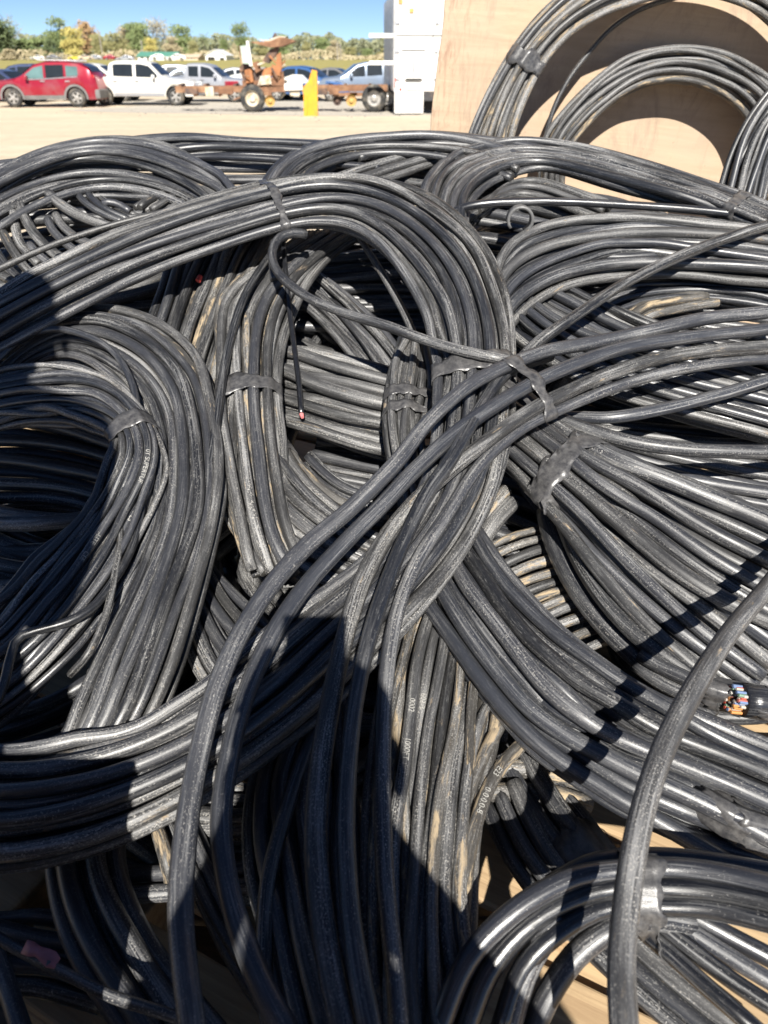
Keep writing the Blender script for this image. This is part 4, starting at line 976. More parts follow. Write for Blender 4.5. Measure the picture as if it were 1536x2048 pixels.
def bundle(name, label, st, n, r, mat='worn', layers=1, bulge=0.02, wander=0.45, freq=1.0, seed=1, tapes=(), mode='S', rvar=.16, group=None, stag=.8, cat='cable coil', mats=None, per=10, ragged=0.0, trim=None, thin_out=True, cross=.55):
    if r > .009 and thin_out: n = max(n + 1, round(n * 1.3)); r *= .76
    rng = random.Random(seed); A = spline(pts_of(st, 0, r, mode), per); Bs = spline(pts_of(st, 1, r, mode), per)
    root = empty(name, tuple(map(float, (A[len(A) // 2] + Bs[len(Bs) // 2]) / 2)))
    root.location.z = max(DECK, root.location.z - .05); inv = -np.array(root.location)
    tag(root, label, cat, group); S = np.linspace(0, 1, len(A)); mid = (A + Bs) / 2
    V = mid - CAMP; V /= np.linalg.norm(V, axis=1)[:, None]; Dn = V * .75 + np.array([0, 0, -.5]); Dn /= np.linalg.norm(Dn, axis=1)[:, None]
    raw = []; rad = []
    for l in range(layers):
        m = n - (l % 2)
        for i in range(m):
            t0 = (i + .5 + .5 * (l % 2)) / n
            t = t0 + (1.0 * wander / n * wobble(S, rng, freq) + rng.choice((0, 0, 0, 1, -1)) * cross / n * (S - rng.uniform(.3, .7)) * 2) * np.minimum(1, 4 * S * (1 - S) + .4)
            t = np.clip(t, .3 / n, 1 - .3 / n); rr = r * rng.uniform(1 - rvar, 1 + rvar)
            P = A * (1 - t)[:, None] + Bs * t[:, None]
            lift = bulge * 4 * t * (1 - t) - l * 1.75 * r + (stag * r * (1 if i % 2 else -1)) + .7 * r * wobble(S, rng, freq * 1.3)
            P = P - V * np.where(lift > 0, lift, 0)[:, None] + Dn * np.where(lift < 0, -lift, 0)[:, None]
            P[:, 2] = np.maximum(P[:, 2], DECK + rr + .001); raw.append(P); rad.append(rr)
    raw = relax(np.array(raw), np.array(rad)); out = []
    for P, rr in zip(raw, rad):
        if ragged: P = P[int(rng.uniform(0, ragged) * len(P)):]
        if trim: P = P[int(trim[0] * len(P)):int(trim[1] * len(P))]
        o, Q, q = cable(P + inv, rr * .9, mats[rng.randrange(len(mats))] if mats else mat, root); out.append((o, Q - inv, q))
    for k, tp in enumerate(tapes):
        at = (surf(tp[0], tp[1], tp[2]) if mode == 'S' else at_y(tp[0], tp[1], tp[2]))
        o = tape_ring(out, at, tp[3], root, seed * 10 + k, rag=tp[4] if len(tp) > 4 else .12, skew=tp[5] if len(tp) > 5 else 0)
        o.data.transform(Matrix.Translation(Vector(inv)))
    return root, out
def single(name, label, pts, r, mat='worn', mode='S', cat='cable', seed=0, tip=None, group=None):
    if r > .009: r *= .68
    P = spline([surf(x, y, d, r) if mode == 'S' else at_y(x, y, d) for x, y, d in pts], 12)
    SEED[0] += 1; P = resample(P, .014); P = P - P[0]; o = link(name, tube_mesh(P, r, 12 if r > .01 else 8, .03, SEED[0]), [M[mat], M['core']])
    o.location = tuple(map(float, surf(*pts[0][:2], pts[0][2], r) if mode == 'S' else at_y(*pts[0])))
    tag(o, label, cat, group); return o, P + np.array(o.location), r
def loose(name, label, strands, cat='cable bundle', group=None, ties=(), thick=.70):
    """A thing made of strands that each run their own way: (points, radius, material)."""
    p0 = strands[0][0][len(strands[0][0]) // 2]; c = surf(p0[0], p0[1], 0); root = tag(empty(name, tuple(map(float, c))), label, cat, group); out = []
    for pts, r, mat in strands:
        if r > .0088: r *= thick
        P = spline([surf(x, y, d, r) for x, y, d in pts], 12); o, Q, q = cable(P - c, r, mat, root, step=.014); out.append((o, Q + c, q))
    for k, tp in enumerate(ties):
        o = tape_ring(out, surf(tp[0], tp[1], tp[2]), tp[3], root, 7 + k, rag=.2, reach=tp[4] if len(tp) > 4 else .16); o.data.transform(Matrix.Translation(Vector(-c)))
    return root, out
def ring_coil(label, cx, cy, z, rad, n, r, tiltx, tilty, seed, mat='worn', group='coils buried in the heap', a0=0, a1=6.283):
    rng = random.Random(seed); root = tag(empty('buried_coil', (cx, cy, z)), label, 'cable coil', group)
    rot = Matrix.Rotation(tiltx, 4, 'X') @ Matrix.Rotation(tilty, 4, 'Y')
    for k in range(n):
        du = rng.uniform(-.09, .09); dv = rng.uniform(-.04, .04); a = np.linspace(a0, a1, 70) + rng.uniform(0, .5); p = rng.uniform(0, 6.28)
        q = rad + du + .02 * np.sin(2 * a + p); P = np.stack([q * np.cos(a), q * .92 * np.sin(a), dv + .015 * np.sin(3 * a + p)], 1)
        P = P @ np.array(rot.to_3x3()).T; P[:, 2] = np.maximum(P[:, 2], DECK - z + r + .002); cable(P, r * rng.uniform(.85, 1.1), mat, root, step=.025)
    return root
# ------------------------------------------------------------------ buried coils that carry the heap
for i, (lb, cx, cy, z, rad, n, tx, ty) in enumerate([
    ('coil lying lowest under the left of the heap', -.62, .95, .98, .30, 12, .10, .0),
    ('coil lying lowest under the middle of the heap', .02, 1.10, .98, .30, 12, .15, .05),
    ('coil lying lowest under the right of the heap', .62, 1.00, .98, .28, 12, .12, -.05),
    ('dark coil under the left arch of the heap', -.60, 1.30, 1.14, .33, 14, .35, .05),
    ('dark coil in the hole below the central arch', .0, 1.38, 1.12, .30, 12, .35, -.05),
    ('dark coil under the right bundles of the heap', .62, 1.32, 1.14, .33, 14, .35, .0),
    ('dark coil under the rear left arcs of the heap', -.55, 1.72, 1.28, .34, 16, .30, .04),
    ('dark coil under the rear middle of the heap', .08, 1.78, 1.28, .32, 16, .28, .0),
    ('dark coil under the rear right arch of the heap', .70, 1.74, 1.26, .34, 16, .28, -.04),
    ('dark coil at the back of the heap under the far left rim', -.75, 1.95, 1.36, .30, 10, .12, .04),
    ('dark coil at the back of the heap under the far right rim', .45, 2.0, 1.38, .30, 12, .12, .0),
    ('dark coil filling the bottom of the heap behind the shaded cables', -.15, .80, .95, .26, 9, .05, .0)]):
    ring_coil(lb, cx, cy, z, rad, n + 4, .0125, tx, ty, 300 + i, 'dusty' if i % 2 else 'worn')

bundle('buried_bundle', 'shaded strands deep behind the central hollow under the arch', [
    (440, 520, 430, 640, -.20), (560, 520, 560, 660, -.22), (700, 500, 700, 660, -.24), (840, 490, 840, 660, -.24), (1000, 500, 1000, 660, -.22), (1120, 520, 1120, 640, -.20)],
    8, .016, 'worn', 2, .0, .6, 1.0, 14, ())
bundle('buried_bundle', 'shaded strands lying deep under the hollow below the small pointed bundle', [
    (640, 860, 600, 1000, -.2), (760, 880, 730, 1030, -.2), (880, 900, 870, 1060, -.2), (1000, 930, 1010, 1100, -.2), (1120, 980, 1130, 1150, -.2)],
    7, .016, 'worn', 1, .0, .6, 1.0, 15, ())
bundle('buried_bundle', 'shaded strands deep under the thick cables at the right edge', [
    (1100, 830, 1080, 960, -.18), (1220, 840, 1210, 980, -.18), (1350, 850, 1340, 1000, -.18), (1480, 860, 1480, 1010, -.17), (1620, 870, 1620, 1020, -.16)],
    6, .017, 'worn', 1, .0, .6, 1.0, 16, ())
bundle('buried_bundle', 'dark strands under the rear left arches of the heap', [
    (-160, 345, -160, 470, -.05), (0, 318, 0, 450, -.07), (160, 300, 160, 440, -.09), (320, 300, 320, 440, -.10), (480, 305, 480, 440, -.10), (640, 305, 640, 430, -.10), (800, 305, 800, 430, -.09)],
    9, .016, 'worn', 1, .0, .5, 1.0, 18, ())
bundle('buried_bundle', 'dark strands under the rear right arch of the heap', [
    (760, 310, 760, 470, -.10), (900, 330, 900, 480, -.11), (1050, 370, 1050, 500, -.11), (1200, 420, 1200, 530, -.11), (1350, 450, 1350, 560, -.11), (1500, 480, 1500, 600, -.10), (1680, 520, 1680, 640, -.10)],
    8, .016, 'worn', 1, .0, .5, 1.0, 19, ())
bundle('buried_bundle', 'dark strands deep in the hollow at the right edge', [
    (1100, 560, 1060, 700, -.14), (1220, 575, 1200, 720, -.14), (1350, 590, 1340, 740, -.13), (1480, 610, 1480, 760, -.13), (1640, 640, 1640, 790, -.12)],
    7, .016, 'worn', 1, .0, .5, 1.0, 20, ())
bundle('buried_bundle', 'dark strands deep inside the opening of the left coil', [
    (-150, 820, -150, 1000, -.14), (-40, 810, -40, 1000, -.15), (80, 815, 80, 1000, -.16), (190, 840, 180, 1020, -.17), (300, 880, 290, 1060, -.18)],
    7, .0165, 'worn', 1, .0, .5, 1.0, 17, ())
# ------------------------------------------------------------------ coils standing against the plywood
bundle('standing_coil', 'large taped coil standing against the plywood, cut by the top edge', [
    (900, 430, 1005, 430, 2.30), (915, 330, 1012, 340, 2.32), (935, 262, 1026, 268, 2.33), (984, 161, 1073, 134, 2.36), (1064, 36, 1135, 55, 2.38), (1180, -60, 1235, 5, 2.40),
    (1330, -110, 1345, -20, 2.41), (1480, -90, 1450, -18, 2.42), (1610, -10, 1540, 26, 2.42), (1680, 120, 1610, 140, 2.42), (1690, 330, 1620, 330, 2.42)],
    6, .0135, 'muddy', 2, .015, .5, 1.3, 11, [(1035, 108, 2.35, .055, .2)], 'Y', mats=['muddy', 'dusty', 'muddy', 'worn'])
bundle('standing_coil', 'smaller muddy coil forming a low arch against the plywood', [
    (1085, 420, 1120, 430, 2.42), (1090, 300, 1120, 320, 2.42), (1104, 262, 1142, 277, 2.43), (1136, 214, 1189, 228, 2.44), (1198, 152, 1252, 183, 2.45), (1252, 112, 1306, 161, 2.46), (1319, 92, 1364, 159, 2.46), (1386, 89, 1422, 170, 2.46),
    (1466, 107, 1475, 201, 2.45), (1540, 145, 1508, 250, 2.44), (1600, 230, 1530, 330, 2.42), (1620, 380, 1540, 430, 2.40)],
    6, .0125, 'muddy', 2, .012, .6, 1.4, 12, (), 'Y', mats=['muddy', 'muddy', 'dusty'])
single('thin_cable', 'single thin cable arching over the plywood between the two standing coils', [(1088, 330, 2.44), (1091, 277, 2.45), (1109, 214, 2.46), (1136, 161, 2.47), (1176, 107, 2.48), (1221, 58, 2.48), (1274, 22, 2.48), (1332, 0, 2.48), (1420, -16, 2.48), (1520, 0, 2.46)], .0075, 'worn', 'Y')
bundle('standing_coil', 'loose dark coil at the right edge in front of the plywood', [
    (1420, 470, 1500, 480, 2.02), (1436, 370, 1530, 400, 2.05), (1470, 275, 1545, 320, 2.08), (1530, 175, 1590, 250, 2.10), (1610, 110, 1660, 190, 2.12)],
    7, .0105, 'worn', 2, .02, .9, 1.6, 13, (), 'Y', mats=['worn', 'clean'])

# ------------------------------------------------------------------ back rim of the heap
bundle('rear_coil', 'big coil arching at the rear right, taped near the right edge', [
    (835, 470, 930, 480, -.02), (840, 385, 926, 415, .0), (862, 340, 950, 374, .01), (900, 305, 1000, 345, .02), (962, 284, 1064, 331, .02), (1051, 276, 1125, 337, .02), (1163, 289, 1207, 366, .02), (1252, 312, 1297, 389, .02),
    (1341, 343, 1380, 408, .02), (1431, 380, 1450, 424, .02), (1545, 432, 1545, 470, .02), (1640, 480, 1640, 520, .0)],
    7, .0135, 'worn', 2, .02, .4, 1.0, 21, [(1475, 408, .03, .035)], mats=['worn', 'clean', 'worn'])
bundle('rear_coil', 'coil arching at the rear left above the cut cable stubs', [
    (-80, 385, -80, 425, .02), (0, 337, 0, 378, .03), (100, 291, 75, 338, .04), (210, 270, 175, 312, .04), (300, 279, 275, 326, .04), (375, 304, 350, 356, .03), (430, 340, 425, 390, .02), (475, 385, 470, 425, .0), (510, 440, 500, 470, -.03)],
    4, .0145, 'worn', 2, .015, .5, 1.0, 22, (), mats=['worn', 'dusty', 'clean'])
bundle('rear_coil', 'dark inner coil just below the rear left arch', [
    (-80, 430, -80, 520, -.03), (0, 385, 10, 450, -.02), (90, 348, 110, 400, -.02), (190, 335, 210, 372, -.03), (290, 345, 300, 385, -.04), (370, 375, 370, 410, -.05), (430, 410, 420, 440, -.06)],
    5, .0125, 'worn', 1, .0, .5, 1.0, 23, ())
bundle('rear_coil', 'low strands fanned along the rear edge right of the left arch', [
    (235, 274, 330, 330, -.02), (320, 264, 400, 322, -.01), (420, 268, 470, 318, .0), (520, 278, 540, 320, .0), (640, 280, 640, 330, -.01), (760, 300, 760, 340, -.02)],
    5, .012, 'clean', 2, .0, .6, 1.2, 24, (), mats=['clean', 'worn', 'shiny'])
bundle('rear_coil', 'coil looping over the centre of the rear edge', [
    (490, 420, 590, 420, -.03), (520, 364, 600, 372, .0), (558, 316, 640, 338, .02), (640, 276, 700, 314, .03), (760, 270, 790, 305, .03), (880, 270, 890, 315, .02), (980, 288, 960, 335, .01), (1050, 320, 1020, 360, -.01)],
    5, .0135, 'worn', 2, .02, .5, 1.1, 25, (), mats=['worn', 'dusty', 'clean'])
bundle('rear_coil', 'strands slanting up behind the taped central arch', [
    (600, 380, 640, 400, -.03), (680, 345, 720, 370, -.02), (760, 320, 800, 345, -.01), (840, 300, 880, 318, .0), (900, 290, 930, 300, .01)],
    4, .0125, 'dusty', 1, .0, .5, 1.0, 26, ())
bundle('rear_coil', 'flat topped coil on the skyline left of the plywood', [
    (700, 300, 720, 320, .01), (760, 270, 780, 300, .02), (800, 262, 830, 292, .03), (880, 263, 900, 290, .03), (970, 272, 980, 300, .02), (1080, 290, 1080, 318, .01), (1200, 325, 1190, 345, .0)],
    3, .013, 'worn', 1, .01, .4, 1.0, 27, ())
bundle('strand_bundle', 'pale strands seen through the opening of the rear right arch', [
    (960, 420, 930, 440, -.06), (1010, 372, 985, 400, -.06), (1060, 350, 1050, 385, -.06), (1140, 378, 1120, 410, -.06), (1220, 415, 1200, 440, -.06)],
    5, .0125, 'dusty', 2, .0, .5, 1.0, 28, (), cat='cable bundle')
bundle('strand_bundle', 'thin parallel strands slanting inside the rear left arch', [
    (260, 410, 330, 430, -.06), (300, 386, 360, 408, -.06), (350, 368, 395, 392, -.06), (400, 358, 440, 376, -.06)],
    6, .008, 'dusty', 1, .0, .25, 1.0, 29, (), cat='cable bundle')
bundle('strand_bundle', 'short horizontal strands inside the rear left arch', [
    (130, 362, 140, 400, -.07), (200, 358, 210, 396, -.07), (270, 362, 280, 398, -.07), (340, 376, 340, 408, -.08)],
    3, .013, 'worn', 1, .0, .4, 1.0, 30, (), cat='cable bundle')
stub = [([(40, 412, -.02), (52, 440, -.03), (75, 475, -.04), (120, 515, -.05), (170, 545, -.07)], .0165, 'dusty'), ([(28, 425, -.03), (30, 450, -.04), (42, 490, -.05), (80, 530, -.07)], .015, 'dusty'),
        ([(98, 388, -.02), (120, 408, -.03), (160, 432, -.04), (215, 452, -.06), (280, 470, -.08)], .0165, 'dusty'), ([(95, 438, -.04), (105, 460, -.05), (135, 490, -.06), (180, 520, -.08)], .013, 'worn'),
        ([(112, 430, -.05), (128, 455, -.05), (165, 482, -.06), (230, 505, -.08)], .014, 'dusty'), ([(5, 465, -.03), (25, 500, -.05), (55, 540, -.06), (100, 575, -.08)], .014, 'dusty'),
        ([(60, 490, -.05), (80, 512, -.05), (120, 540, -.06), (170, 565, -.08)], .013, 'worn'), ([(-10, 500, -.04), (10, 530, -.05), (40, 560, -.06), (70, 590, -.08)], .014, 'worn'),
        ([(150, 372, -.05), (165, 400, -.05), (200, 425, -.06), (250, 445, -.08)], .008, 'clean'), ([(170, 370, -.05), (182, 395, -.05), (215, 420, -.06), (260, 440, -.08)], .008, 'clean'), ([(185, 368, -.06), (196, 390, -.06), (235, 415, -.07), (275, 432, -.08)], .009, 'worn'),
        ([(205, 408, -.05), (218, 404, -.05), (240, 410, -.06), (262, 424, -.07)], .012, 'worn'), ([(-20, 540, -.05), (20, 560, -.05), (70, 600, -.06)], .015, 'dusty')]
loose('cut_stubs', 'cluster of short cut cable stubs at the left below the rear left arch', stub)
single('long_cable', 'single grey cable lying over the cut stubs at the left', [(-40, 555, .03), (0, 537, .03), (100, 492, .03), (220, 452, .03), (320, 426, .03), (420, 402, .02), (480, 395, -.02)], .0105, 'dusty')
single('long_cable', 'single pale straight cable lying across the right rear below the big arch', [(900, 425, .0), (944, 411, .03), (1073, 403, .04), (1252, 410, .04), (1431, 424, .04), (1545, 441, .04), (1640, 460, .03)], .0135, 'shiny')

# split jacket piece
jp = []
cj = surf(1037, 448, .03); g_ = MB()
for s in np.linspace(-.035, .035, 5):
    row = []
    for a in np.linspace(-.9, 4.1, 18): row.append((s * (1 + .1 * math.sin(a)), .028 * math.cos(a), .028 * math.sin(a) + .01))
    jp.append(row)
g_.grid(jp); o = g_.build('jacket_piece', M['worn'], None, True); o.location = tuple(map(float, cj)); o.rotation_euler = (.2, .1, 1.45)
o.modifiers.new('thickness', 'SOLIDIFY').thickness = .006
tag(o, 'short split-open piece of cable jacket lying below the pale straight cable', 'jacket piece')

# ------------------------------------------------------------------ right side
bundle('side_bundle', 'thick bundle curving from the centre to the right edge under the pale cable', [
    (975, 640, 985, 760, -.06), (985, 560, 1000, 690, -.03), (1000, 495, 1022, 632, .0), (1068, 455, 1118, 577, .02), (1168, 428, 1218, 546, .03), (1268, 424, 1318, 540, .03), (1368, 434, 1418, 548, .03), (1545, 455, 1545, 560, .03), (1660, 480, 1660, 575, .02)],
    7, .0155, 'clean', 2, .02, .5, 1.0, 41, (), mats=['clean', 'worn', 'clean', 'dusty'])
bundle('side_bundle', 'dark arcs in the hollow at the right behind the crossing bundle', [
    (1130, 640, 1170, 660, -.08), (1180, 585, 1230, 625, -.07), (1260, 562, 1310, 600, -.06), (1360, 560, 1400, 592, -.06), (1470, 568, 1480, 602, -.06), (1600, 590, 1600, 630, -.06)],
    5, .0115, 'clean', 2, .0, .6, 1.0, 42, ())
bundle('side_bundle', 'brown cut strands lying in the hollow at the right', [
    (1240, 640, 1265, 655, -.05), (1275, 605, 1310, 632, -.045), (1330, 590, 1370, 618, -.045), (1400, 585, 1440, 608, -.05)],
    3, .013, 'muddy', 1, .0, .3, 1.0, 43, (), cat='cable bundle')
bundle('side_bundle', 'straight grey strands running down right beneath the crossing bundle', [
    (1090, 545, 985, 640, -.04), (1140, 578, 1040, 690, -.03), (1240, 618, 1120, 745, -.03), (1340, 655, 1240, 800, -.03), (1440, 690, 1380, 835, -.03), (1550, 728, 1550, 870, -.03), (1680, 770, 1680, 920, -.04)],
    9, .0135, 'clean', 2, .015, .4, 1.0, 44, (), mats=['clean', 'shiny', 'worn', 'dusty'])
bundle('side_bundle', 'strands glinting along the right edge below the straight grey strands', [
    (1260, 690, 1240, 760, -.07), (1360, 735, 1340, 800, -.06), (1450, 770, 1440, 845, -.05), (1560, 810, 1560, 880, -.05), (1680, 860, 1680, 930, -.05)],
    4, .0135, 'shiny', 1, .0, .4, 1.0, 45, ())
single('thick_cable', 'thick cable rising from the crossing tie to the right edge below the bundle', [(1035, 855, -.02), (1075, 838, .0), (1148, 834, .03), (1218, 835, .05), (1318, 819, .06), (1443, 788, .06), (1545, 757, .06), (1640, 725, .05)], .0155, 'clean')
single('thick_cable', 'lower thick cable bending from the crossing tie to the right edge', [(1030, 765, .03), (1068, 806, .05), (1108, 831, .06), (1168, 856, .06), (1268, 885, .06), (1368, 899, .06), (1545, 904, .06), (1650, 900, .05)], .0165, 'worn')
r_, fan = bundle('fan_bundle', 'broad bundle fanning out to the right from a torn tape wrap', [
    (920, 770, 900, 800, -.08), (985, 805, 965, 850, -.06), (1055, 842, 1025, 905, -.02), (1190, 905, 1090, 985, .03), (1330, 940, 1150, 1085, .03), (1450, 985, 1235, 1200, .03), (1560, 1030, 1345, 1310, .02), (1700, 1090, 1480, 1420, .0)],
    9, .0165, 'worn', 2, .03, .35, .8, 46, [(1140, 938, .04, .055, .15)], mats=['worn', 'worn', 'dusty', 'clean'])
bundle('side_bundle', 'thick shaded cables at the lower edge of the fanning bundle', [
    (1120, 1010, 1105, 1015, -.02), (1150, 1085, 1128, 1100, -.01), (1225, 1190, 1180, 1215, .0), (1310, 1265, 1260, 1300, .0), (1400, 1335, 1350, 1375, .0), (1470, 1390, 1420, 1440, .0)],
    2, .023, 'worn', 1, .0, .2, 1.0, 47, (), cat='cable bundle')
bundle('side_bundle', 'bundle in the dark gap right of the torn tape', [
    (1180, 1000, 1170, 1060, -.1), (1300, 1100, 1280, 1190, -.08), (1420, 1200, 1400, 1300, -.07), (1560, 1290, 1560, 1400, -.06), (1680, 1350, 1680, 1460, -.06)],
    5, .016, 'worn', 1, .0, .4, 1.0, 48, ())
bundle('side_bundle', 'dark strands deep under the lower thick cable at the right', [
    (1180, 850, 1170, 920, -.1), (1290, 880, 1280, 960, -.1), (1400, 900, 1400, 990, -.1), (1560, 930, 1560, 1020, -.09)],
    4, .014, 'worn', 1, .0, .4, 1.0, 49, ())
# torn tape tail
def strip(name, pts, w, mat, parent=None, twist=0.0, inv=None):
    P = resample(spline([surf(*p) for p in pts], 8), .008); T, N, B = frames(P); rows = []
    for i, p in enumerate(P):
        s = CAMP - p; s = s / np.linalg.norm(s); b = np.cross(T[i], s); b /= np.linalg.norm(b)
        a = twist * i / len(P) + .35 * math.sin(i * 1.3); e = b * math.cos(a) + s * math.sin(a); ww = w * (1 + .2 * math.sin(i * 2.1))
        rows.append([p - e * ww / 2, p + s * .003 * math.sin(i), p + e * ww / 2])
    o = MB().grid(rows).build(name, mat, parent, True)
    if inv is not None: o.data.transform(Matrix.Translation(Vector(tuple(map(float, inv)))))
    o.modifiers.new('thickness', 'SOLIDIFY').thickness = .0012
    return o
strip('tape_tail', [(1112, 975, .05), (1105, 1000, .05), (1092, 1030, .04)], .028, M['tape'], r_, 1.2, -np.array(r_.location))

# cut cable with coloured cores at right
cc = empty('cut_cable', tuple(map(float, surf(1500, 1400, .04)))); tag(cc, 'taped thick cable end with bright coloured wires at the right edge', 'cable end'); ci = -np.array(cc.location)
P = spline([surf(1660, 1425, .03), surf(1570, 1412, .04), surf(1510, 1402, .045), surf(1484, 1400, .045)], 10)
big = cable(P + ci, .021, 'shiny', cc, sides=16)
tape_ring([(None, P, .021)], surf(1548, 1404, .045), .045, cc, 5, rag=.2).data.transform(Matrix.Translation(Vector(ci)))
hues = [(.45, .08, .05), (.42, .40, .36), (.5, .22, .07), (.45, .38, .33), (.14, .20, .34), (.42, .13, .10), (.45, .40, .33), (.18, .28, .2)]
for k, h in enumerate(hues): M['wire%d' % k] = plain('wire_colour_%d' % k, h, .5, var=.1)
e0 = surf(1487, 1400, .045); dv = surf(1462, 1397, .05) - e0; dv /= np.linalg.norm(dv); nU = np.array([0, 0, 1.0]); nU -= dv * (nU @ dv); nU /= np.linalg.norm(nU); nV = np.cross(dv, nU); rg = random.Random(8)
for k in range(70):
    a, q = rg.uniform(0, 6.283), 0.0165 * math.sqrt(rg.random()); b = e0 + nU * q * math.cos(a) + nV * q * math.sin(a) - dv * .01; ln = rg.uniform(.022, .030)
    MB().bar(b + ci, b + ci + dv * ln + nU * rg.uniform(-.002, .002), .0021, 6).build('wire', M['wire%d' % (k % 8)], cc)
bundle('side_bundle', 'cables running into the tape beside the coloured wires', [
    (1290, 1290, 1270, 1330, .0), (1350, 1330, 1330, 1370, .01), (1420, 1360, 1405, 1395, .02), (1480, 1375, 1475, 1405, .03), (1560, 1385, 1560, 1420, .03)],
    2, .016, 'worn', 1, .0, .2, 1.0, 50, [(1445, 1375, .03, .05, .3)], cat='cable bundle')

# short cut ends in the hollow right of the centre
ends = [((905, 1145), (960, 1085), (1024, 1005), .021), ((930, 1150), (975, 1098), (1081, 1058), .0095), ((920, 1190), (985, 1115), (1095, 1074), .010), ((930, 1205), (992, 1140), (1110, 1090), .011), ((940, 1215), (1005, 1158), (1124, 1114), .013),
        ((950, 1230), (1012, 1180), (1143, 1137), .011), ((960, 1240), (1025, 1198), (1151, 1155), .011), ((970, 1255), (1035, 1215), (1158, 1173), .010), ((985, 1265), (1050, 1232), (1172, 1187), .011), ((1000, 1280), (1065, 1248), (1183, 1201), .011),
        ((1015, 1295), (1085, 1265), (1199, 1228), .012), ((1060, 1330), (1120, 1290), (1219, 1252), .011), ((1090, 1350), (1150, 1312), (1231, 1278), .010), ((910, 1160), (955, 1060), (1012, 980), .017)]
loose('cut_strands', 'row of sawn cable ends lit in the hollow right of the centre', [([(a[0], a[1], -.10), (b[0], b[1], -.075), ((b[0] + c[0]) / 2, (b[1] + c[1]) / 2 - 6, -.065), (c[0], c[1], -.07)], q, 'muddy' if k % 3 else 'dusty') for k, (a, b, c, q) in enumerate(ends)], 'cut cables')

# ------------------------------------------------------------------ bundles in the middle of the heap
bundle('middle_bundle', 'dusty upright strands taped together left of the central hollow', [
    (600, 470, 740, 455, -.09), (520, 530, 660, 500, -.06), (430, 585, 590, 585, -.02), (435, 660, 553, 680, .0), (446, 740, 543, 760, .01), (450, 860, 546, 870, .01), (458, 960, 562, 970, .01), (470, 1060, 585, 1075, .0), (500, 1140, 640, 1160, -.03)],
    7, .0135, 'dusty', 2, .025, .5, 1.1, 61, [(498, 782, .03, .05, .15)], mats=['dusty', 'dusty', 'muddy', 'worn'])
single('long_cable', 'single cable falling from the central curl along the outer edge of the left coil', [(575, 470, -.01), (545, 505, .02), (490, 590, .05), (456, 700, .06), (424, 900, .065), (396, 1040, .065), (330, 1200, .06), (250, 1360, .05), (195, 1460, .03), (150, 1530, .0)], .0115, 'clean')
r_, red = bundle('cut_strands', 'parallel cut strands slanting under the central arch, one with a red tip', [
    (345, 470, 560, 460, -.10), (330, 530, 520, 520, -.07), (312, 590, 480, 600, -.05), (292, 660, 450, 690, -.05), (280, 720, 430, 780, -.06)],
    8, .014, 'muddy', 2, .0, .3, 1.0, 62, (), cat='cable bundle', mats=['dusty', 'muddy', 'worn'])
M['copper_red'] = plain('red_core', (.55, .06, .05), .5)
MB().bar(surf(396, 562, -.02) - np.array(r_.location), surf(401, 552, -.015) - np.array(r_.location), .006, 8, .005).build('red_tip', M['copper_red'], r_)
bundle('middle_bundle', 'dusty strands sweeping from the upright bundle to the lower centre', [
    (500, 800, 420, 900, -.06), (550, 892, 442, 1000, -.03), (605, 962, 478, 1070, -.02), (683, 1030, 540, 1130, -.02), (760, 1075, 620, 1180, -.03), (850, 1100, 720, 1240, -.06)],
    9, .0135, 'dusty', 2, .02, .5, 1.0, 63, (), mats=['dusty', 'muddy', 'dusty', 'worn'])
bundle('middle_bundle', 'short strands sloping below the left coil beside the lower loop', [
    (400, 1120, 370, 1200, -.07), (450, 1180, 380, 1290, -.06), (520, 1240, 410, 1360, -.06), (600, 1290, 470, 1420, -.07), (680, 1330, 560, 1470, -.09)],
    7, .0135, 'dusty', 2, .0, .5, 1.0, 64, (), mats=['dusty', 'worn'])
bundle('middle_bundle', 'thick horizontal strands in the dark central hollow', [
    (520, 690, 505, 830, -.12), (580, 695, 570, 850, -.10), (660, 706, 660, 885, -.09), (740, 728, 740, 905, -.09), (830, 750, 830, 920, -.11)],
    6, .017, 'dusty', 2, .02, .3, .8, 65, (), mats=['dusty', 'worn', 'dusty'])
bundle('middle_bundle', 'curved strands at the bottom of the central hollow', [
    (545, 830, 530, 900, -.07), (580, 890, 555, 945, -.05), (630, 960, 590, 1005, -.045), (700, 1010, 650, 1060, -.05), (780, 1030, 740, 1090, -.07)],
    3, .0135, 'muddy', 1, .0, .4, 1.0, 66, [(572, 880, -.03, .03)])
bundle('middle_bundle', 'dark strands behind the central hollow', [
    (640, 540, 590, 600, -.16), (720, 600, 650, 660, -.15), (790, 680, 720, 730, -.14), (850, 780, 790, 830, -.14)],
    5, .0135, 'worn', 2, .0, .5, 1.0, 67, ())
bundle('middle_bundle', 'dark curved strands low in the hollow under the dusty sweep', [
    (620, 900, 600, 950, -.12), (670, 950, 640, 1000, -.11), (730, 980, 720, 1040, -.11), (800, 960, 810, 1030, -.12)],
    4, .0115, 'worn', 1, .0, .4, 1.0, 68, ())
bundle('small_bundle', 'small pointed bundle with loose tape beside the central arch', [
    (806, 676, 846, 676, -.02), (786, 720, 858, 720, .01), (768, 790, 856, 800, .02), (768, 860, 838, 870, .01), (790, 950, 840, 950, -.02), (820, 1040, 860, 1040, -.06)],
    5, .0105, 'dusty', 2, .025, .3, 1.0, 69, [(816, 790, .035, .03, .2), (812, 822, .035, .022, .25)], cat='cable bundle')
single('hanging_cable', 'thin shiny cable hanging in the hollow with a pink cut tip', [(565, 470, .03), (570, 530, .02), (577, 600, .0), (588, 690, -.01), (597, 760, -.02), (603, 828, -.03)], .0058, 'shiny')
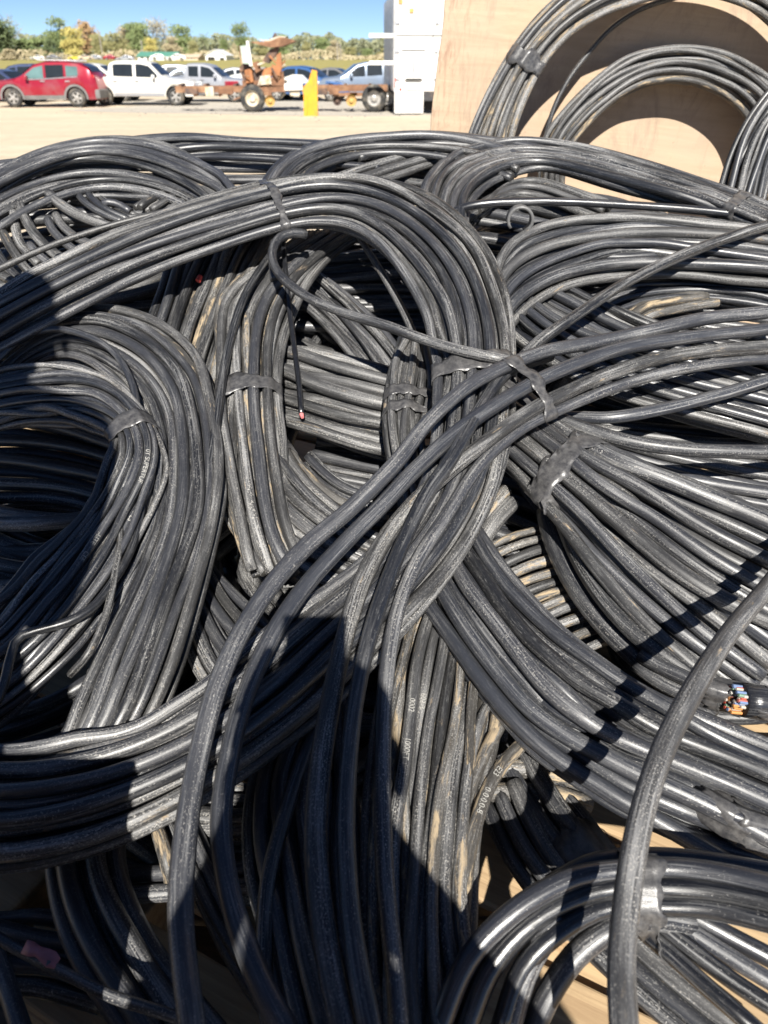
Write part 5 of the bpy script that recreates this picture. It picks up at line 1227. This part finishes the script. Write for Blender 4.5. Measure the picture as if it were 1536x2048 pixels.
o = MB().bar((0, 0, 0), tuple(surf(605, 835, -.03) - surf(603, 828, -.03)), .0042, 8, .003).build('pink_tip', plain('pink_core', (.6, .2, .2), .5), bpy.data.objects['hanging_cable']); o.location = tuple(surf(603, 828, -.03) - np.array(bpy.data.objects['hanging_cable'].location))
single('flat_strap', 'flat dark strap running down the inner side of the central arch', [(640, 420, .02), (690, 440, .02), (735, 500, .02), (775, 565, .01), (815, 640, .0), (840, 700, -.01)], .0075, 'dusty')

# ------------------------------------------------------------------ left coil
bundle('left_coil', 'large coil of thick cable at the left with strands lit down its right side', [
    (20, 690, -30, 800, -.06), (90, 640, 40, 735, -.03), (185, 612, 123, 690, .0), (264, 618, 198, 722, .02), (352, 662, 262, 772, .03), (404, 722, 304, 834, .035), (428, 800, 320, 910, .04), (442, 890, 324, 996, .04), (446, 974, 306, 1084, .04),
    (438, 1050, 262, 1172, .04), (416, 1135, 222, 1260, .035), (376, 1262, 184, 1347, .03), (334, 1380, 150, 1450, .02), (280, 1480, 90, 1550, -.01), (200, 1560, 0, 1620, -.05)],
    10, .0125, 'dusty', 2, .025, .8, 1.5, 71, (), mats=['dusty', 'worn', 'muddy', 'worn'])
r_, thin = bundle('thin_wire_coil', 'coil of thin printed cables inside the left coil, held by tape', [
    (-120, 800, -120, 900, .0), (-40, 755, -40, 860, .02), (60, 726, 60, 840, .04), (145, 724, 140, 846, .05), (222, 758, 200, 858, .06), (292, 832, 243, 872, .07), (322, 900, 228, 930, .07), (326, 965, 195, 1000, .06),
    (302, 1065, 130, 1066, .055), (244, 1180, 60, 1130, .05), (160, 1290, 0, 1190, .04), (60, 1380, -60, 1250, .03), (-60, 1460, -150, 1310, .0)],
    15, .0066, 'worn', 2, .035, 1.7, 2.0, 72, [(281, 852, .09, .045, .06)], mats=['worn', 'clean', 'dusty'])
bundle('thin_wire_coil', 'loose thin wires spreading in the shade below the left coil', [
    (210, 1180, 120, 1120, .0), (170, 1260, 60, 1180, .0), (110, 1350, 0, 1260, .0), (40, 1430, -80, 1330, -.01), (-60, 1500, -160, 1400, -.02)],
    7, .007, 'worn', 2, .0, 1.0, 1.3, 73, ())
single('thin_wire', 'kinked thin wire bending sharply at the left of the thin printed cables', [(-30, 1440, .07), (2, 1385, .08), (22, 1310, .085), (36, 1276, .09), (70, 1262, .09), (140, 1242, .09), (185, 1215, .09), (225, 1165, .085), (262, 1100, .08), (285, 1010, .08), (290, 930, .08)], .0062, 'clean')
single('thin_wire', 'thin wire looping above the tape of the thin printed cables', [(-40, 750, .07), (0, 714, .08), (44, 676, .085), (110, 658, .09), (185, 676, .09), (229, 706, .09), (262, 762, .09), (275, 820, .09), (282, 880, .09)], .0062, 'clean')
single('thin_wire', 'thin wire crossing straight down over the lit printed cables', [(255, 990, .085), (243, 1040, .09), (240, 1090, .09), (233, 1130, .09), (222, 1190, .085), (205, 1250, .08), (175, 1310, .07), (140, 1350, .05)], .0052, 'dusty')

# ------------------------------------------------------------------ the great central loop
r_, main = bundle('great_loop', 'great loop of thick cable arching over the centre and round the lower left', [
    (-150, 668, -150, 790, .05), (0, 590, 20, 682, .08), (150, 512, 200, 592, .09), (320, 425, 330, 535, .10), (460, 383, 460, 490, .11), (548, 362, 562, 458, .12), (680, 348, 668, 442, .13), (800, 358, 745, 478, .13), (900, 402, 800, 540, .13),
    (972, 480, 836, 600, .13), (1008, 560, 858, 650, .13), (1026, 650, 872, 710, .12), (1026, 740, 876, 770, .11), (1020, 830, 872, 850, .10), (1006, 920, 858, 950, .09), (972, 1030, 805, 1040, .085), (925, 1118, 730, 1118, .08), (858, 1210, 650, 1190, .075),
    (742, 1330, 560, 1245, .07), (625, 1445, 450, 1352, .065), (480, 1555, 300, 1450, .06), (300, 1662, 180, 1485, .06), (140, 1718, 90, 1505, .06), (-60, 1740, -60, 1505, .05), (-200, 1700, -180, 1440, .03)],
    8, .0128, 'worn', 2, .03, .5, 2.4, 81, [(556, 408, .14, .02, .3), (945, 738, .14, .05, .15, .25)], mats=['worn', 'clean', 'worn', 'dusty'])
single('curled_cable', 'single cable end curling below the tape and running right to the crossing tie', [(612, 469, .11), (590, 466, .125), (562, 474, .13), (546, 498, .13), (548, 530, .13), (575, 565, .14), (630, 602, .15), (700, 630, .16), (768, 650, .17), (868, 686, .18), (943, 706, .185), (1008, 720, .18), (1050, 728, .15)], .0135, 'worn')
single('inner_cable', 'single cable rising round the inside of the central arch from the curl', [(548, 560, .03), (545, 510, .06), (552, 470, .09), (568, 435, .115), (602, 410, .125), (665, 405, .13), (725, 430, .13), (780, 480, .12), (830, 560, .11), (862, 650, .10), (872, 720, .09)], .0125, 'worn')

# ------------------------------------------------------------------ the crossing bundle and the cables that fall to the bottom edge
cross = [
    ([(1640, 605, .12), (1536, 624, .14), (1418, 636, .15), (1268, 668, .17), (1193, 684, .18), (1093, 702, .195), (1048, 717, .20), (943, 768, .21), (858, 842, .21), (788, 930, .21), (700, 1018, .20), (610, 1095, .19), (525, 1195, .18), (445, 1345, .17), (392, 1540, .15), (366, 1720, .14), (362, 1850, .13), (385, 2060, .12), (400, 2200, .1)], .0165, 'worn'),
    ([(1640, 640, .12), (1536, 658, .14), (1368, 676, .16), (1243, 697, .175), (1118, 742, .19), (1048, 776, .195), (930, 852, .20), (830, 940, .195), (760, 1015, .19), (690, 1085, .18), (605, 1180, .17), (535, 1290, .16), (482, 1420, .15), (452, 1550, .14), (442, 1650, .13), (460, 1790, .12), (515, 1950, .11), (575, 2070, .1), (650, 2200, .08)], .0165, 'clean'),
    ([(1640, 690, .10), (1536, 694, .12), (1343, 712, .14), (1218, 748, .155), (1118, 792, .165), (1060, 822, .17), (960, 892, .175), (860, 975, .175), (790, 1050, .17), (735, 1140, .165), (702, 1230, .16), (668, 1370, .15), (640, 1540, .14), (632, 1700, .13), (652, 1890, .12), (690, 2070, .11), (720, 2200, .1)], .0165, 'dusty'),
    ([(1100, 712, .13), (1018, 742, .165), (958, 822, .20), (898, 925, .205), (856, 985, .20), (802, 1095, .19), (764, 1195, .18), (735, 1290, .17), (712, 1400, .16), (697, 1530, .15), (692, 1680, .14), (705, 1860, .13), (742, 2070, .12), (770, 2200, .1)], .0145, 'clean'),
    ([(1620, 715, .08), (1480, 722, .10), (1343, 742, .12), (1230, 775, .13), (1130, 815, .14), (1040, 860, .145), (960, 930, .145), (900, 1020, .14), (830, 1130, .135), (790, 1240, .13), (770, 1380, .12), (765, 1550, .11), (770, 1750, .10), (790, 1950, .09), (800, 2100, .08)], .0135, 'worn')]
loose('crossing_bundle', 'bundle crossing over the great loop from the right edge and falling to the bottom edge', cross, 'cable bundle', None, [(1058, 765, .19, .028)])
single('diagonal_cable', 'single cable slanting from the crossing tie up to the right edge', [(1030, 735, .13), (1068, 692, .15), (1168, 620, .15), (1268, 556, .14), (1418, 489, .13), (1545, 448, .12), (1640, 425, .11)], .0155, 'worn')
single('foreground_cable', 'single thick dusty cable in the foreground at the right, running to the bottom edge', [(1680, 1000, .10), (1600, 1090, .13), (1536, 1172, .16), (1452, 1275, .19), (1378, 1395, .21), (1318, 1520, .22), (1280, 1645, .22), (1255, 1790, .21), (1243, 1930, .20), (1250, 2070, .19), (1270, 2250, .17)], .0165, 'dusty')

# ------------------------------------------------------------------ lower right
r_, low = bundle('lower_bundle', 'broad smooth bundle sweeping down from the centre to the lower right edge', [
    (900, 960, 800, 1110, -.04), (948, 1050, 848, 1205, .0), (986, 1119, 902, 1292, .02), (1050, 1190, 968, 1385, .03), (1110, 1255, 1050, 1480, .035), (1182, 1312, 1140, 1548, .035), (1290, 1388, 1245, 1602, .03), (1383, 1433, 1340, 1655, .03), (1545, 1500, 1545, 1745, .02), (1680, 1550, 1680, 1820, .0)],
    8, .0165, 'clean', 2, .03, .35, 1.0, 91, (), mats=['clean', 'worn', 'clean'])
bundle('tape_lump', 'shiny taped cable end lying on the lower right bundle', [
    (1395, 1572, 1390, 1610, .05), (1440, 1588, 1425, 1640, .06), (1500, 1615, 1480, 1672, .06), (1580, 1650, 1560, 1700, .05)], 2, .0155, 'shiny', 1, .0, .1, 1.0, 92, [(1450, 1610, .07, .07, .1), (1510, 1640, .07, .06, .1)], cat='cable end')
bundle('side_bundle', 'dark taped cables running down right below the broad smooth bundle', [
    (1040, 1460, 1000, 1500, -.07), (1075, 1520, 1030, 1560, -.06), (1130, 1600, 1080, 1650, -.05), (1195, 1680, 1140, 1730, -.045), (1260, 1760, 1200, 1810, -.05), (1350, 1850, 1290, 1900, -.05)],
    3, .0165, 'worn', 2, .0, .2, 1.0, 93, [(1175, 1695, -.02, .07, .25)])
bundle('side_bundle', 'dusty bundle passing under the foreground arc to the bottom right corner', [
    (1020, 1570, 985, 1600, -.06), (1062, 1650, 1015, 1690, -.055), (1120, 1735, 1060, 1770, -.05), (1205, 1825, 1135, 1850, -.05), (1320, 1935, 1240, 1950, -.05), (1450, 2035, 1370, 2060, -.05), (1560, 2115, 1490, 2150, -.05)],
    5, .0155, 'dusty', 1, .0, .35, 1.0, 94, (), mats=['dusty', 'worn'])
bundle('side_bundle', 'bright silvery strands lying level behind the printed strands', [
    (900, 1510, 900, 1600, -.07), (960, 1502, 960, 1598, -.06), (1020, 1508, 1030, 1590, -.06), (1100, 1530, 1110, 1590, -.07), (1180, 1570, 1180, 1610, -.09)],
    3, .0155, 'muddy', 1, .0, .2, 1.0, 95, ())
fore = [
    ([(830, 2200, .0), (880, 2050, .04), (934, 1922, .08), (1028, 1822, .11), (1143, 1757, .12), (1243, 1740, .12), (1368, 1738, .13), (1545, 1772, .15), (1660, 1810, .16)], .0155, 'shiny'),
    ([(880, 2200, .0), (934, 2050, .035), (978, 1942, .07), (1048, 1857, .095), (1143, 1798, .108), (1228, 1776, .112), (1318, 1775, .12), (1418, 1782, .13), (1545, 1808, .145), (1660, 1840, .155)], .0155, 'shiny'),
    ([(1000, 2060, .03), (1040, 1945, .07), (1090, 1885, .09), (1168, 1832, .10), (1228, 1812, .103), (1318, 1812, .11), (1418, 1817, .12), (1545, 1845, .135), (1660, 1880, .145)], .0145, 'shiny'),
    ([(1000, 2180, -.01), (1022, 2050, .03), (1048, 1955, .065), (1080, 1892, .085), (1120, 1840, .095)], .0155, 'worn'),
    ([(1040, 2180, -.02), (1070, 2050, .02), (1110, 1967, .05), (1160, 1902, .07), (1222, 1858, .085), (1290, 1838, .09), (1380, 1850, .07)], .0165, 'worn'),
    ([(1215, 1790, .07), (1262, 1840, .07), (1330, 1898, .07), (1410, 1970, .065), (1490, 2040, .06), (1580, 2120, .05)], .0125, 'shiny'),
    ([(1250, 1790, .075), (1300, 1835, .075), (1385, 1902, .07), (1470, 1965, .065), (1560, 2025, .06), (1660, 2100, .05)], .0125, 'shiny'),
    ([(1270, 1780, .07), (1330, 1828, .07), (1430, 1895, .065), (1540, 1962, .06), (1660, 2030, .05)], .0125, 'clean'),
    ([(1310, 1790, .07), (1390, 1835, .07), (1470, 1878, .065), (1560, 1925, .06), (1660, 1975, .05)], .0135, 'shiny'),
    ([(1100, 1770, .07), (1180, 1728, .09), (1260, 1715, .095), (1370, 1718, .09), (1545, 1745, .08), (1660, 1770, .07)], .0145, 'clean')]
loose('foreground_coil', 'shiny taped coil arcing across the bottom right corner', fore, 'cable coil', None, [(1292, 1782, .12, .04, .06)])

# ------------------------------------------------------------------ bottom centre and bottom left
r_, prn = bundle('printed_bundle', 'dusty bundle with white print fanning down the bottom centre', [
    (870, 1130, 960, 1240, -.06), (820, 1210, 985, 1330, -.02), (775, 1320, 1000, 1400, .0), (748, 1450, 985, 1480, .01), (735, 1600, 955, 1610, .02), (735, 1760, 935, 1750, .02), (745, 1900, 925, 1890, .01), (760, 2060, 930, 2060, .0), (780, 2200, 940, 2200, .0)],
    9, .0115, 'muddy', 2, .03, .55, 1.0, 97, (), mats=['muddy', 'dusty', 'muddy', 'worn'])
printed2 = [([(1075, 1440, -.01), (1048, 1482, .01), (993, 1545, .03), (958, 1625, .04), (935, 1725, .04), (925, 1850, .03)], .0085, 'muddy'), ([(1030, 1400, -.01), (1005, 1440, .01), (968, 1510, .03), (930, 1600, .04), (900, 1720, .04), (890, 1850, .03)], .0085, 'muddy'), ([(1000, 1370, .0), (965, 1430, .03), (940, 1520, .045), (925, 1640, .05), (915, 1780, .045), (912, 1930, .03)], .0095, 'dusty')]
r2_, prn2 = loose('printed_strands', 'three loose muddy strands with print right of the printed bundle', printed2)
bundle('shaded_bundle', 'dark bundle in the shade between the falling cables at the bottom', [
    (560, 1420, 690, 1400, -.05), (510, 1530, 690, 1520, -.02), (500, 1650, 690, 1650, .0), (515, 1780, 700, 1780, .01), (555, 1920, 715, 1920, .0), (610, 2070, 735, 2070, .0), (660, 2200, 760, 2200, .0)],
    7, .0125, 'worn', 2, .02, .8, 1.1, 98, ())
single('shaded_cable', 'thin cable hanging in the shade between the two falling cables', [(640, 1440, .05), (610, 1505, .06), (568, 1635, .06), (538, 1755, .05), (528, 1880, .04), (532, 1990, .03), (545, 2100, .02)], .0085, 'clean')
bundle('shaded_bundle', 'spaced dark cables curving down in the bottom left corner', [
    (70, 1640, 260, 1620, -.04), (95, 1730, 225, 1700, -.03), (112, 1850, 275, 1810, -.02), (162, 1955, 330, 1910, -.02), (230, 2060, 400, 2010, -.02), (310, 2180, 490, 2120, -.02)],
    4, .0155, 'worn', 1, .0, .3, 1.0, 99, ())
bundle('shaded_bundle', 'level dark strands under the great loop near the bottom left', [
    (200, 1745, 190, 1800, -.07), (300, 1738, 300, 1790, -.07), (400, 1735, 410, 1785, -.07), (520, 1720, 520, 1770, -.08)],
    3, .0135, 'worn', 1, .0, .4, 1.0, 101, ())
bundle('shaded_bundle', 'level dark strands at the left edge near the bottom', [
    (-80, 1800, -80, 1990, -.06), (20, 1815, 20, 1985, -.06), (110, 1825, 110, 1990, -.06), (220, 1860, 200, 2020, -.07)],
    4, .0145, 'worn', 1, .0, .3, 1.0, 102, ())
single('shaded_cable', 'dark cable rising at the left edge of the bottom left corner', [(-20, 1880, -.02), (10, 1960, -.02), (40, 2050, -.02), (80, 2170, -.02)], .0145, 'worn')
bundle('shaded_bundle', 'dark thin strands slanting behind the falling cables at the bottom', [
    (330, 1640, 380, 1640, -.06), (370, 1750, 440, 1760, -.06), (440, 1890, 520, 1900, -.06), (530, 2020, 610, 2040, -.06), (600, 2120, 690, 2150, -.06)],
    4, .0105, 'worn', 1, .0, .7, 1.0, 103, ())
tw = single('taped_wire', 'thin crooked taped wire with a scrap of pink tape at the bottom left', [(-30, 1860, .05), (0, 1878, .05), (60, 1912, .05), (112, 1938, .055), (160, 1962, .05), (230, 1995, .05), (300, 2018, .045), (370, 2042, .04), (450, 2090, .03)], .0055, 'worn')
strip('pink_tape', [(48, 1893, .058), (80, 1905, .06), (114, 1926, .062)], .012, plain('pink_tape', (.42, .16, .18), .5, var=.3, scale=60), tw[0], .6, -np.array(tw[0].location))
single('dirty_strip', 'pale mud-caked strand standing in the light under the great loop', [(300, 1600, -.05), (315, 1660, -.03), (330, 1710, -.03), (342, 1760, -.05)], .0125, 'muddy')

# ------------------------------------------------------------------ print on the jackets
def print_on(strand, text, at_px, size, parent, flip=False):
    o_, P, r = strand; at = surf(*at_px)
    cu = bpy.data.curves.new('print', 'FONT'); cu.body = text; cu.size = 1.0; cu.align_x = 'CENTER'; cu.align_y = 'CENTER'
    tmp = bpy.data.objects.new('tmp', cu); COL.objects.link(tmp)
    dg = bpy.context.evaluated_depsgraph_get(); me = bpy.data.meshes.new_from_object(tmp.evaluated_get(dg)); bpy.data.objects.remove(tmp); bpy.data.curves.remove(cu)
    bm = bmesh.new(); bm.from_mesh(me); bmesh.ops.triangulate(bm, faces=bm.faces); bmesh.ops.subdivide_edges(bm, edges=[e for e in bm.edges if e.calc_length() > .25], cuts=1); bm.to_mesh(me); bm.free()
    d = np.concatenate([[0], np.cumsum(np.linalg.norm(np.diff(P, axis=0), axis=1))]); i0 = int(np.argmin(np.linalg.norm(P - at, axis=1)))
    T = np.gradient(P, axis=0); T /= np.linalg.norm(T, axis=1)[:, None]; sg = -1.0 if flip else 1.0
    for v in me.vertices:
        s = d[i0] + sg * v.co.x * size; a = sg * v.co.y * size / r
        p = np.array([np.interp(s, d, P[:, k]) for k in range(3)]); t = np.array([np.interp(s, d, T[:, k]) for k in range(3)]); t /= np.linalg.norm(t)
        c = CAMP - p; c -= t * (c @ t); c /= np.linalg.norm(c); b = np.cross(c, t); v.co = Vector(p + (c * math.cos(a) + b * math.sin(a)) * r * 1.05 + c * .0003) - Vector(parent.location)
    link('print', me, M['print'], parent)
def nearest(strands, px, py, lift):
    q = surf(px, py, lift); ray_ = q - CAMP; ray_ = ray_ / np.linalg.norm(ray_); best = None
    for s in strands:
        rel = s[1] - CAMP; along = rel @ ray_; off = np.linalg.norm(rel - along[:, None] * ray_, axis=1); i = int(np.argmin(off))
        if off[i] < s[2] * 1.1 and (best is None or along[i] < best[0]): best = (along[i], s, i)
    if best is None: return None
    return best
def put(strands, root, px, py, lift, text, size):
    b = nearest(strands, px, py, lift)
    if b is None: return
    _, s, i = b; P = s[1]; flip = False
    t = P[min(i + 3, len(P) - 1)] - P[max(0, i - 3)]; scr = t @ RIGHT; vert = -(t @ UP)     # read downwards as in the picture
    flip = (vert < 0) if abs(vert) > abs(scr) * .4 else (scr < 0)
    dq = P[i]; o_ = (s[0], P, s[2]); cu = dq
    global surf_pt
    print_on2(o_, text, i, size, root, flip)
def print_on2(strand, text, i, size, root, flip):
    P = strand[1]; keep = globals()['surf']; globals()['surf'] = lambda *a, **k: P[i]
    try: print_on(strand, text, (0, 0, 0), size, root, flip)
    finally: globals()['surf'] = keep
thin_root = bpy.data.objects['thin_wire_coil']
put(thin, thin_root, 268, 1010, .07, 'SUPERTUF ES', .0098); put(thin, thin_root, 288, 935, .07, '0Y SUPERTUF', .0098); put(thin, thin_root, 190, 1085, .06, '-LITE', .0092); put(thin, thin_root, 165, 1115, .06, 'CEE', .0092)
prn_root = bpy.data.objects['printed_bundle']
put(prn, prn_root, 868, 1330, 0, '8/22 BDW-NL', .0098); put(prn, prn_root, 852, 1400, 0, 'E02-3', .0098); put(prn, prn_root, 828, 1410, 0, '0002', .0098); put(prn, prn_root, 815, 1500, 0, '1000FT', .0098); put(prn, prn_root, 790, 1700, 0, '0002', .0098)
put(prn2, r2_, 1000, 1545, .02, 'E23', .0098); put(prn2, r2_, 968, 1610, .03, '0-0.0.0-8', .0098)
# ------------------------------------------------------------------ photographer, and a person and crate added to cast the left shadows
M['skin'] = plain('skin', (0.45, 0.27, 0.19), 0.55, var=.08, scale=20); M['hair'] = plain('hair', (0.05, 0.035, 0.025), 0.7, var=.3, scale=80)
M['shirt'] = plain('work_shirt', (0.10, 0.11, 0.13), 0.9, var=.15, scale=20, bump=.2); M['trousers'] = plain('work_trousers', (0.06, 0.07, 0.10), 0.9, var=.2, scale=20, bump=.2)
M['boot'] = plain('boots', (0.07, 0.05, 0.035), 0.7, var=.3, scale=20); M['phone'] = plain('phone_case', (0.03, 0.03, 0.035), 0.35)
def person(label, loc, H, arms, hands, lean=0.0, head_fwd=.06):
    """One continuous skinned body standing upright, facing +y; arms = (elbow, wrist) for left and right in local metres."""
    k = H / 1.8; e = tag(empty('person', loc), label, 'person')
    V = []; E = []; Rr = []
    def pt(p, r, prev=None):
        V.append(tuple(p)); Rr.append(r if isinstance(r, tuple) else (r, r))
        if prev is not None: E.append((prev, len(V) - 1))
        return len(V) - 1
    pel = pt((0, -.01, .98 * k), (.165 * k, .115 * k)); wst = pt((0, 0, 1.12 * k), (.15 * k, .105 * k), pel); ch = pt((0, lean * .5, 1.32 * k), (.175 * k, .12 * k), wst)
    nb = pt((0, lean * .8, 1.47 * k), (.10 * k, .085 * k), ch); nk = pt((0, lean + .01, 1.55 * k), .058 * k, nb); hd0 = pt((0, lean + head_fwd * .6, 1.62 * k), (.07 * k, .085 * k), nk)
    hd = pt((0, lean + head_fwd, 1.69 * k), (.078 * k, .098 * k), hd0); top = pt((0, lean + head_fwd - .01, 1.755 * k), (.062 * k, .075 * k), hd)
    for s in (-1, 1):
        h = pt((s * .095 * k, 0, .90 * k), .095 * k, pel); kn = pt((s * .11 * k, .02, .50 * k), .062 * k, h); ca = pt((s * .115 * k, -.015, .34 * k), .060 * k, kn); an = pt((s * .12 * k, -.03, .09 * k), .042 * k, ca); toe0 = pt((s * .125 * k, .04, .045 * k), (.045 * k, .035 * k), an); pt((s * .135 * k, .16, .035 * k), (.045 * k, .03 * k), toe0)
        sh = pt((s * .185 * k, lean * .7, 1.43 * k), .068 * k, nb); el, wr = arms[0 if s < 0 else 1]
        ua = pt(tuple((np.array(V[sh]) * .5 + np.array(el) * .5)), .052 * k, sh); elb = pt(el, .042 * k, ua); fa = pt(tuple(np.array(el) * .65 + np.array(wr) * .35), .043 * k, elb); w_ = pt(wr, .029 * k, fa)
        pm, fdir, side = hands[0 if s < 0 else 1]; pm = np.array(pm); fdir = np.array(fdir) / np.linalg.norm(fdir); side = np.array(side) / np.linalg.norm(side)
        pl = pt(tuple(pm), (.036, .018), w_); crl = np.cross(fdir, side)
        for f, (off, ln) in enumerate(((-.027, .070), (-.009, .080), (.009, .075), (.027, .060))):
            b = pt(tuple(pm + fdir * .045 + side * off), .0095, pl); m1 = pt(tuple(pm + fdir * (.045 + ln * .5) + side * off + crl * .012), .0085, b); pt(tuple(pm + fdir * (.045 + ln * .85) + side * off * .95 + crl * .035), .0075, m1)
        t0 = pt(tuple(pm - side * .034 + fdir * .005), .011, pl); t1 = pt(tuple(pm - side * .052 + fdir * .035 + crl * .012), .0095, t0); pt(tuple(pm - side * .050 + fdir * .062 + crl * .022), .0085, t1)
    me = bpy.data.meshes.new('body'); me.from_pydata(V, E, []); o = link('body', me, [M['shirt'], M['trousers'], M['skin'], M['boot']], e)
    sk = o.modifiers.new('skin', 'SKIN'); sk.use_smooth_shade = True
    for i, sv in enumerate(me.skin_vertices[0].data): sv.radius = Rr[i]; sv.use_root = (i == 0)
    o.modifiers.new('smooth', 'SUBSURF').levels = 1; o.modifiers['smooth'].render_levels = 1
    bpy.context.view_layer.update(); dg = bpy.context.evaluated_depsgraph_get(); m2 = bpy.data.meshes.new_from_object(o.evaluated_get(dg)); o.modifiers.clear(); o.data = m2
    if len(m2.materials) == 0:
        for q in ('shirt', 'trousers', 'skin', 'boot'): m2.materials.append(M[q])
    wr_ = [np.array(a[1]) for a in arms]; pm_ = [np.array(h_[0]) for h_ in hands]
    for f in m2.polygons:
        c = np.array(f.center); hand = min(min(np.linalg.norm(c - p) for p in pm_), min(np.linalg.norm(c - p) for p in wr_))
        f.material_index = 2 if (c[2] > 1.53 * k and abs(c[0]) < .12 and hand > .15) or hand < .125 else (3 if c[2] < .10 * k else (1 if c[2] < 1.0 * k and hand > .13 and abs(c[0]) < .26 else 0)); f.use_smooth = True
    hy = lean + head_fwd; hz = 1.70 * k
    def blob(name, c, rad, mat, zmin=-9):
        bm = bmesh.new(); bmesh.ops.create_uvsphere(bm, u_segments=16, v_segments=10, radius=1)
        for v in bm.verts: v.co = Vector((c[0] + v.co.x * rad[0], c[1] + v.co.y * rad[1], max(zmin, c[2] + v.co.z * rad[2])))
        m_ = bpy.data.meshes.new(name); bm.to_mesh(m_); bm.free(); return link(name, m_, M[mat], e, True)
    blob('hair', (0, hy - .018, hz + .045 * k), (.086 * k, .100 * k, .075 * k), 'hair', hz + .005)
    blob('nose', (0, hy + .098 * k, hz - .02 * k), (.014, .022, .024), 'skin')
    for s in (-1, 1): blob('ear', (s * .082 * k, hy - .005, hz - .015 * k), (.012, .022, .034), 'skin'); blob('eye', (s * .031 * k, hy + .083 * k, hz + .005), (.012, .010, .009), 'print')
    blob('mouth', (0, hy + .088 * k, hz - .060 * k), (.025, .010, .007), 'copper_red')
    return e
PH = CAMP - RIGHT * .024 - UP * .066 - FWD * .012
ph = MB().box((0, 0, 0), (.076, .156, .009), bev=.004).build('phone', M['phone']); ph.location = tuple(map(float, PH)); ph.rotation_euler = cam.rotation_euler
tag(ph, 'dark phone held up by the photographer in front of the heap', 'phone')
base = np.array([0.0, -.36, 0.0])
Lh = PH - RIGHT * .062 - UP * .035 - FWD * .01 - base; Rh = PH + RIGHT * .062 - UP * .055 - FWD * .01 - base
person('person holding up a phone, seen only by the shadow at the bottom centre', tuple(base), 1.95,
       (((-.21, .05, 1.42), tuple(Lh - UP * .10 - FWD * .03)), ((.27, .06, 1.38), tuple(Rh - UP * .10 - FWD * .03))),
       ((tuple(Lh - UP * .02), UP * .8 + RIGHT * .35 + FWD * .2, -RIGHT + UP * .2), (tuple(Rh - UP * .02), UP * .8 - RIGHT * .35 + FWD * .2, RIGHT + UP * .2)), 0.0, .08)
person('person standing on the trailer, seen only by the shadow over the left coil', (-.56, -.12, BED), 1.90,  # out of view; guessed figure, posed to shape the left shadow
       (((-.20, .02, 1.12), (-.06, .22, 1.16)), ((.185, .02, 1.12), (.06, .25, 1.22))),
       (((.0, .24, 1.17), (1, .1, 0), (0, 0, 1)), ((-.01, .26, 1.24), (-1, .1, .1), (0, 0, 1))), 0.0, .05)
M['crate'] = wood_mat('crate_wood', (0.22, 0.15, 0.09), (0.38, 0.28, 0.17))
cr = tag(empty('shadow_crate', (-.53, .10, BED)), 'wooden crate on the trailer, seen only by its shadow at the bottom left', 'crate')  # added out of view only to darken the bottom left corner
for k in range(4):
    for sy in (-.11, .11): MB().box((0, sy, .08 + k * .155), (.56, .018, .145), bev=.003).build('slat', M['crate'], cr)
    for sx in (-.271, .271): MB().box((sx, 0, .08 + k * .155), (.018, .20, .145), bev=.003).build('slat', M['crate'], cr)
for sx in (-.24, .24):
    for sy in (-.08, .08): MB().box((sx, sy, .31), (.04, .04, .62)).build('corner_post', M['crate'], cr)
MB().box((0, 0, .632), (.57, .24, .018), bev=.003).build('lid', M['crate'], cr)
MB().box((0, 0, .012), (.52, .2, .018)).build('base', M['crate'], cr)
